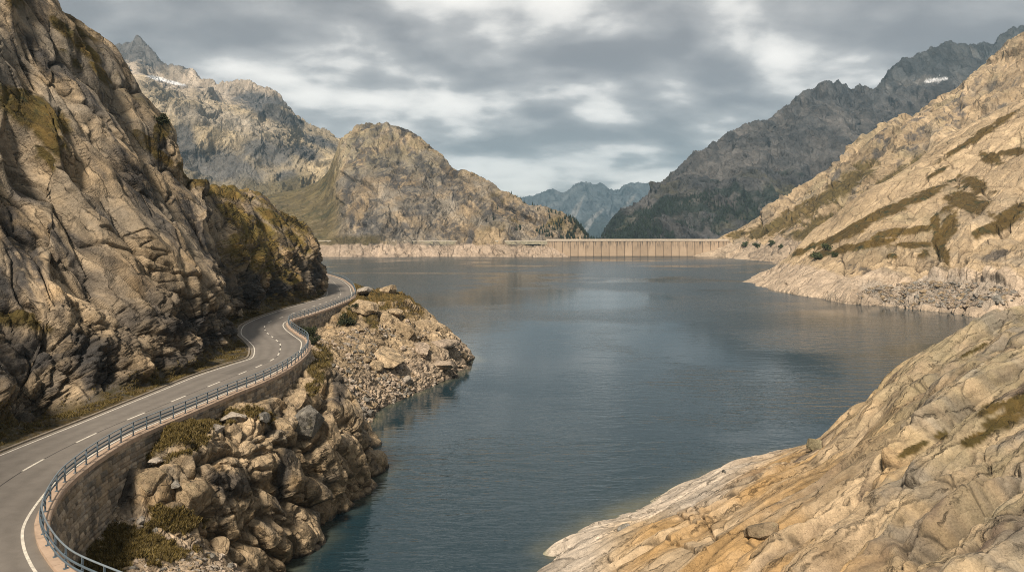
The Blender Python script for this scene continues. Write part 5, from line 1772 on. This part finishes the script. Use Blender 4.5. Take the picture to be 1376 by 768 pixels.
ICO5, ICO2, ICO1 = ico(5), ico(2), ico(1)


def rock_shape(V, seed, planes=16, lo=0.5, hi=0.92, squash=(1, 1, 1)):
    r = np.random.default_rng(seed)
    V = V.copy()
    for _ in range(planes):
        n = r.normal(size=3)
        n /= np.linalg.norm(n)
        s = V @ n - r.uniform(lo, hi)
        V -= np.maximum(s, 0)[:, None] * n[None] * 0.97
    return (V * np.array(squash)).astype(np.float32)


def boulder(pos, size, seed, label, group, tone, squash=(1, 0.85, 0.7), rot=0.0, tilt=0.0, sink=0.45):
    V = rock_shape(ICO5[0], seed, squash=squash)
    V = V * (1 + 0.05 * fbm(V + seed, 0.5, 4, 0.6, seed))[:, None]
    gr = np.abs(fbm(V * np.float32((1, 1, 0.4)) + seed * 3.1, 0.9, 2, 0.5, seed))
    V = V * (1 - 0.06 * joint(gr, 0.03))[:, None]
    c, s_ = math.cos(tilt), math.sin(tilt)
    V = V @ np.array([[c, 0, s_], [0, 1, 0], [-s_, 0, c]], np.float32)
    V = V * np.float32(size)
    col = np.array(tone)[None] * (1 + 0.25 * fbm(V, size * 0.5, 4, 0.6, seed + 1))[:, None]
    col = mixc(col, LICHEN * 0.8, 0.5 * sstep(0.1, 0.4, fbm(V, size * 0.35, 4, 0.6, seed + 2)))
    col = mixc(col, STAIN * 1.6, 0.6 * sstep(0.2, 0.5, fbm(V, size * 0.6, 4, 0.6, seed + 3)))
    o = raw_mesh('boulder', V, ICO5[1], M_STONE, col)
    o.location = (pos[0], pos[1], pos[2] + size * squash[2] * (0.5 - sink))
    o.rotation_euler = (0, 0, rot)
    return tag(o, label, 'boulder', group)


B_OUT = 'boulders on the crag below the road wall'
B_HEAD = 'boulders on the headland'
BLD = [
    # px, py, half-size in metres, squash, label, group, tone
    (313, 560, 1.15, (1.2, 0.9, 0.55), 'pale flat boulder on the brow of the crag just under the road wall', B_OUT, PALE * 0.9),
    (292, 577, 0.8, (1.1, 0.9, 0.6), 'small pale boulder beside the grass patch on the crag', B_OUT, PALE * 0.8),
    (305, 607, 1.35, (1.1, 0.9, 0.95), 'upright brown block on the middle of the crag', B_OUT, TAN),
    (267, 648, 0.85, (1, 0.9, 0.9), 'rounded tan boulder resting in a hollow of the crag face', B_OUT, CREAM * 0.85),
    (229, 632, 0.95, (1.1, 0.9, 0.7), 'cream boulder below the left end of the grass patch', B_OUT, CREAM * 0.9),
    (234, 652, 0.75, (1.2, 0.9, 0.6), 'small flat grey boulder wedged under a cream one on the crag', B_OUT, GREY * 1.3),
    (203, 648, 1.25, (1.1, 0.9, 1.0), 'large brown block leaning beside the foot of the curved wall', B_OUT, TAN * 0.9),
    (212, 616, 0.6, (1.2, 1, 0.6), 'small pale stone at the top of the crag by the curved wall', B_OUT, PALE * 0.85),
    (252, 672, 1.7, (1.2, 0.8, 1.0), 'big brown boulder in the middle of the crag face', B_OUT, TAN * 0.95),
    (379, 580, 1.3, (1, 0.9, 0.9), 'rounded tan boulder lodged against the foot of the road wall', B_OUT, TAN),
    (404, 540, 1.7, (1.2, 0.9, 0.8), 'square cut block high on the crag below the bend of the wall', B_OUT, CREAM * 0.85),
    (409, 572, 2.2, (1.1, 0.9, 0.9), 'broad dark sided block between the two crags', B_OUT, GREY * 1.2),
    (352, 560, 1.0, (1.4, 0.8, 0.6), 'long grey stone lying along the foot of the road wall', B_OUT, GREY * 1.4),
    (440, 585, 2.0, (0.9, 0.9, 1.4), 'tall smooth boulder standing on the steep side of the second crag', B_OUT, CREAM * 0.8),
    (519, 484, 3.6, (1.5, 0.9, 0.55), 'long pale whaleback rock lying across the scree of the headland', B_HEAD, CREAM * 1.02),
    (486, 470, 1.7, (1, 0.9, 0.9), 'rounded pale boulder at the upper edge of the headland scree', B_HEAD, CREAM),
    (503, 494, 1.9, (1.1, 0.9, 0.7), 'cream boulder just below the long pale whaleback rock', B_HEAD, CREAM * 1.03),
    (545, 510, 1.15, (1, 0.9, 0.8), 'bright lone boulder near the waterline scree of the headland', B_HEAD, PALE),
    (522, 388, 2.4, (1.1, 0.9, 0.9), 'rocky knob at the very top of the headland against the water', B_HEAD, CREAM * 0.9),
    (492, 390, 2.4, (1.7, 0.9, 0.45), 'low pale flat rock in the brown grass beside the far bend', B_HEAD, PALE),
    (489, 414, 2.8, (1.2, 0.9, 0.8), 'large pale outcropping boulder at the left side of the headland', B_HEAD, CREAM * 0.95),
    (512, 410, 1.2, (1, 0.9, 0.9), 'small pale boulder at the lower edge of the brown grass', B_HEAD, CREAM),
    (528, 420, 1.9, (1.5, 0.9, 0.6), 'long pale boulder sloping down from the brown grass', B_HEAD, CREAM),
    (545, 447, 2.9, (0.9, 0.9, 1.2), 'tall split rock in the middle of the headland face', B_HEAD, TAN),
    (575, 440, 2.6, (1.3, 0.9, 0.7), 'slanting tan rock near the right ridge of the headland', B_HEAD, CREAM * 0.9),
    (566, 471, 2.3, (1.2, 0.9, 0.7), 'rounded tan rock low on the headland above the shingle', B_HEAD, PINK * 0.9),
    (598, 462, 2.6, (1.6, 0.8, 0.5), 'long pinkish rock slab running down to the tip of the headland', B_HEAD, PINK),
    (592, 490, 2.6, (1.3, 0.9, 0.6), 'broad pinkish rock at the water near the tip of the headland', B_HEAD, PINK * 0.95),
    (622, 478, 2.1, (1.5, 0.8, 0.5), 'dark wet pointed rock at the very tip of the headland', B_HEAD, TAN * 0.7),
]
for i, (px, py, sz, sq, lab, grp, tone) in enumerate(BLD):
    boulder(surf(shore, px, py), sz, 700 + i * 3, lab, grp, tone, sq, rot=(i * 1.7) % 3.1, tilt=0.25 * math.sin(i * 2.3))
SLB = [
    (1022, 715, 1.0, (1.3, 0.9, 0.6), 'grey brown angular block set in the orange part of the foreground slab', TAN * 0.8),
    (838, 712, 0.75, (1.4, 0.8, 0.5), 'flat grey stone on the pale washed shelf near the waterline', GREY * 1.6),
    (973, 634, 0.28, (1, 1, 0.9), 'tiny dark stone perched on the crest of the foreground slab', GREY * 0.8),
    (1100, 600, 1.0, (1.5, 0.8, 0.6), 'rounded mossy hump of rock on the crest of the foreground slab', LICHEN),
]
for i, (px, py, sz, sq, lab, tone) in enumerate(SLB):
    boulder(surf(slab, px, py), sz, 900 + i * 5, lab, 'loose rocks on the foreground slab', tone, sq, rot=i * 0.9, tilt=0.2)


def scatter_rocks(name, pts, sizes, tones, label, cat):
    V0, Q0 = ICO1
    shapes = [rock_shape(V0, 50 + k, 9, 0.45, 0.85) for k in range(12)]
    Vs, Qs, Cs = [], [], []
    n = len(V0)
    r = np.random.default_rng(77)
    for i, (p, s_) in enumerate(zip(pts, sizes)):
        a = r.uniform(0, 6.28)
        c, sn = math.cos(a), math.sin(a)
        M = np.array([[c, sn, 0], [-sn, c, 0], [0, 0, 1]]) * (np.array([1.25, 0.9, 0.65]) * r.uniform(0.8, 1.2, 3))[:, None]
        Vs.append(shapes[i % 12] @ M * s_ + p)
        Qs.append(Q0 + i * n)
        Cs.append(np.repeat((np.array(tones[i % len(tones)]) * r.uniform(0.7, 1.2))[None], n, 0))
    o = raw_mesh(name, np.concatenate(Vs), np.concatenate(Qs), M_STONE, np.concatenate(Cs), smooth=False)
    return tag(o, label, cat, kind='stuff')


def pick(sheet, mask, n, seed):
    idx = np.nonzero(mask)[0]
    if len(idx) == 0:
        return np.zeros((0, 3))
    r = np.random.default_rng(seed)
    return sheet.G.reshape(-1, 3)[r.choice(idx, min(n, len(idx)), replace=False)]


_x, _y = pix(shore)
_P = shore.P
_U = shore.flat(shore.U)
m = ((_U > 9.4) & (_U < 13.6) & (_P[:, 2] > 0.05) & (_P[:, 2] < 11) & (shore.gm < 0.3) & (fbm(_P, 7, 3, 0.5, 500) + 0.22 * (_U < 11.6) > 0.08)) | ((_U > 1.2) & (_U < 3.3) & (_P[:, 2] > 4) & (shore.gm < 0.4) & (fbm(_P, 3, 3, 0.5, 501) > -0.1))
pts = pick(shore, m, 3300, 1)
sz = np.random.default_rng(2).lognormal(-1.25, 0.5, len(pts)).clip(0.1, 0.95)
sz = np.where(pts[:, 1] < 70, sz * 0.5, sz)
scatter_rocks('scree', pts, sz, [PINK, PALE * 0.9, CREAM * 0.9, TAN, GREY * 1.3, PINK * 0.9], 'broken pinkish stones spilling down the headland and the bank', 'scree')

_x, _y = pix(slope_near)
_P = slope_near.P
m = (((_x - 1260) / 110) ** 2 + ((_y - 396) / 17) ** 2 < 1) & (_P[:, 2] > 0.3) & (fbm(_P, 12, 3, 0.5, 510) > -0.15)
pts = pick(slope_near, m, 2600, 3)
scatter_rocks('scree', pts, np.random.default_rng(4).lognormal(-0.55, 0.45, len(pts)).clip(0.3, 2.2), [PALE * 0.8, CREAM * 0.8, GREY * 1.4, PINK * 0.8], 'grey scree fan at the waterline under the right hillside', 'scree')


M_LEAF = rock_material('foliage', 0.3, 1.2, 0.0, mottle=0.25, rough=0.7)
M_BARK = plain_material('bark', (0.07, 0.055, 0.04), 0.9, noise=0.2)


def grass_tufts(pts, hts, seed, label):
    r = np.random.default_rng(seed)
    n = len(pts)
    B = 7
    base = np.repeat(pts, B, 0) + r.normal(0, 0.06, (n * B, 3)) * np.array([1, 1, 0.1])
    h = np.repeat(hts, B) * r.uniform(0.5, 1.2, n * B)
    a = r.uniform(0, 6.28, n * B)
    lean = r.normal(0, 0.45, (n * B, 2)) * h[:, None]
    wd = np.stack([np.cos(a), np.sin(a), np.zeros_like(a)], 1) * (0.012 + 0.09 * h)[:, None]
    tip = base + np.column_stack([lean, h])
    V = np.stack([base - wd, base + wd, tip], 1).reshape(-1, 3)
    Q = np.arange(len(V)).reshape(-1, 3)
    c0 = GRASS[None] * r.uniform(0.7, 2.2, (n * B, 1)) * np.array([1.05, 1.0, 0.9])
    dry = r.random(n * B) < 0.35
    c0[dry] = np.array([0.20, 0.15, 0.06]) * r.uniform(0.7, 1.2, (dry.sum(), 1))
    o = raw_mesh('grass', V, Q, M_LEAF, np.repeat(c0, 3, 0), smooth=False)
    return tag(o, label, 'grass', kind='stuff')


_P = shore.P
pts = pick(shore, (shore.gm > 0.45) & (_P[:, 1] < 85), 7000, 5)
pts2 = pick(shore, (shore.gm > 0.45) & (_P[:, 1] >= 85), 6000, 6)
grass_tufts(np.concatenate([pts, pts2]), np.concatenate([np.full(len(pts), 0.24), np.full(len(pts2), 0.42)]), 7, 'brown green tufts on the crag and headland below the road')
_P = cliff.P
_V = cliff.flat(cliff.V)
pts = pick(cliff, (_V > 0.35) & (_V < 1.5) & (fbm(_P, 1.5, 3, 0.6, 520) > 0.0) & (_P[:, 1] < 190), 8000, 8)
grass_tufts(pts, np.full(len(pts), 0.2), 9, 'rough verge grass between the kerb and the cliff foot')


def shrub(pos, size, seed, label, group, leaves=1600, leaf=0.075, tone=DGREEN):
    root = empty('shrub', tuple(pos), label, 'shrub', group)
    r = np.random.default_rng(seed)
    cl = r.normal(0, 0.33, (14, 3)) * np.array([1, 1, 0.6]) + np.array([0, 0, 0.55])
    rad = r.uniform(0.2, 0.4, 14)
    k = r.integers(0, 14, leaves)
    d = r.normal(size=(leaves, 3))
    d /= np.linalg.norm(d, axis=1, keepdims=True)
    p = (cl[k] + d * rad[k][:, None] * r.uniform(0.55, 1.05, leaves)[:, None]) * size
    a = r.normal(size=(leaves, 3))
    a /= np.linalg.norm(a, axis=1, keepdims=True)
    b = np.cross(a, r.normal(size=(leaves, 3)))
    b /= np.linalg.norm(b, axis=1, keepdims=True)
    l = (leaf * size * r.uniform(0.6, 1.3, leaves))[:, None]
    V = np.stack([p - a * l, p + b * l * 0.6, p + a * l, p - b * l * 0.6], 1).reshape(-1, 3)
    c = np.repeat(np.array(tone)[None] * r.uniform(0.6, 2.2, (leaves, 1)), 4, 0)
    raw_mesh('foliage', V, np.arange(len(V)).reshape(-1, 4), M_LEAF, c, smooth=False, parent=root)
    Vs, Qs = [], []
    for i in range(7):
        e = cl[i] * size
        n0 = len(Vs)
        for t, rr in ((0, 0.035), (1, 0.012)):
            for q in range(5):
                an = q * 1.257
                Vs.append((e[0] * t + rr * size * math.cos(an), e[1] * t + rr * size * math.sin(an), -0.15 * size * (1 - t) + e[2] * t))
        for q in range(5):
            Qs.append((n0 + q, n0 + (q + 1) % 5, n0 + 5 + (q + 1) % 5, n0 + 5 + q))
    raw_mesh('stem', Vs, Qs, M_BARK, parent=root)
    return root


W_ = 'shrubs at the road wall'
shrub(surf(shore, 416, 452), 1.7, 21, 'dark green shrub in the corner where the road wall curves inward', W_)
shrub(surf(shore, 421, 462), 1.2, 22, 'smaller shrub just below the dark one in the wall corner', W_)
shrub(surf(shore, 466, 438), 1.9, 23, 'dark shrub at the far end of the far wall beside the scree', W_)
shrub(surf(shore, 478, 418), 1.5, 24, 'low shrub on the rocks above the end of the far wall', W_)
shrub(surf(cliff, 216, 168), 1.5, 25, 'lone dark shrub on the skyline ledge of the left cliff', None, tone=DGREEN * 0.9)
D_ = 'shrubs on the shore near the dam'
for i, (px, py, sz, lab) in enumerate([(968, 326, 4.0, 'low dark bush at the right end of the dam'), (1001, 329, 5.2, 'round dark bush left of its close twin on the far right shore'),
                                       (1016, 330, 5.0, 'round dark bush right of its close twin on the far right shore'), (1034, 330, 5.5, 'widest bush of the row on the far right shore'),
                                       (1047, 332, 3.5, 'last small bush of the row before the bright slope')]):
    shrub(surf(slope_far, px, py), sz, 30 + i, lab, D_, leaves=700, leaf=0.12, tone=DGREEN * 1.9)
S_ = 'shrubs on the bright slope'
for i, (px, py, sz, lab) in enumerate([(1098, 348, 3.6, 'dark bush on the lower left edge of the bright slope'), (1122, 345, 2.4, 'small green bush to the right of the darker one on the bright slope'),
                                       (1110, 334, 3.2, 'dark bush above the other two on the bright slope')]):
    shrub(surf(slope_near, px, py), sz, 40 + i, lab, S_, leaves=700, leaf=0.11, tone=DGREEN * 1.9)


def conifers(pts, hts, seed):
    r = np.random.default_rng(seed)
    tv, tq = [], []
    for z0, z1, rr in ((0.08, 0.55, 0.22), (0.32, 0.78, 0.17), (0.58, 1.0, 0.11)):
        n0 = len(tv)
        for k in range(7):
            a = k * 2 * math.pi / 7
            q = rr * (1.15 if k % 2 else 0.8)
            tv.append((q * math.cos(a), q * math.sin(a), z0 - (0.03 if k % 2 else 0)))
        tv.append((0, 0, z1))
        for k in range(7):
            tq.append((n0 + k, n0 + (k + 1) % 7, n0 + 7))
    tv, tq = np.array(tv), np.array(tq)
    n = len(tv)
    Vs = (tv[None] * hts[:, None, None] * r.uniform(0.85, 1.15, (len(pts), 1, 3)) + pts[:, None, :]).reshape(-1, 3)
    Qs = (tq[None] + (np.arange(len(pts)) * n)[:, None, None]).reshape(-1, 3)
    c = np.repeat(np.array([0.020, 0.030, 0.020])[None] * r.uniform(0.6, 1.6, (len(pts), 1)), n, 0)
    o = raw_mesh('conifer_wood', Vs, Qs, M_LEAF, c, smooth=False)
    return tag(o, 'dark conifer woods on the lower slopes beyond the dam', 'wood', kind='stuff')


_P = mount_f.P
_x, _y = pix(mount_f)
f = fbm(_P, 110, 5, 0.62, 176) + 0.45 * sstep(150, 20, _P[:, 2]) - 0.24
m = (f > 0.10) & (_P[:, 2] < 210) & (_y < 332) & (_x < 1100)
p1 = pick(mount_f, m, 3200, 11)
_P = dome.P
_x, _y = pix(dome)
m = (_x > 655) & (_y < 322) & (fbm(_P, 18, 5, 0.62, 137) + 0.004 * (_x - 735) > 0.08) & (dome.flat(dome.V) < 6.2)
p2 = pick(dome, m, 240, 12)
r = np.random.default_rng(13)
conifers(np.concatenate([p1, p2]), np.concatenate([r.uniform(4, 8.5, len(p1)), r.uniform(2.5, 6.5, len(p2))]), 14)
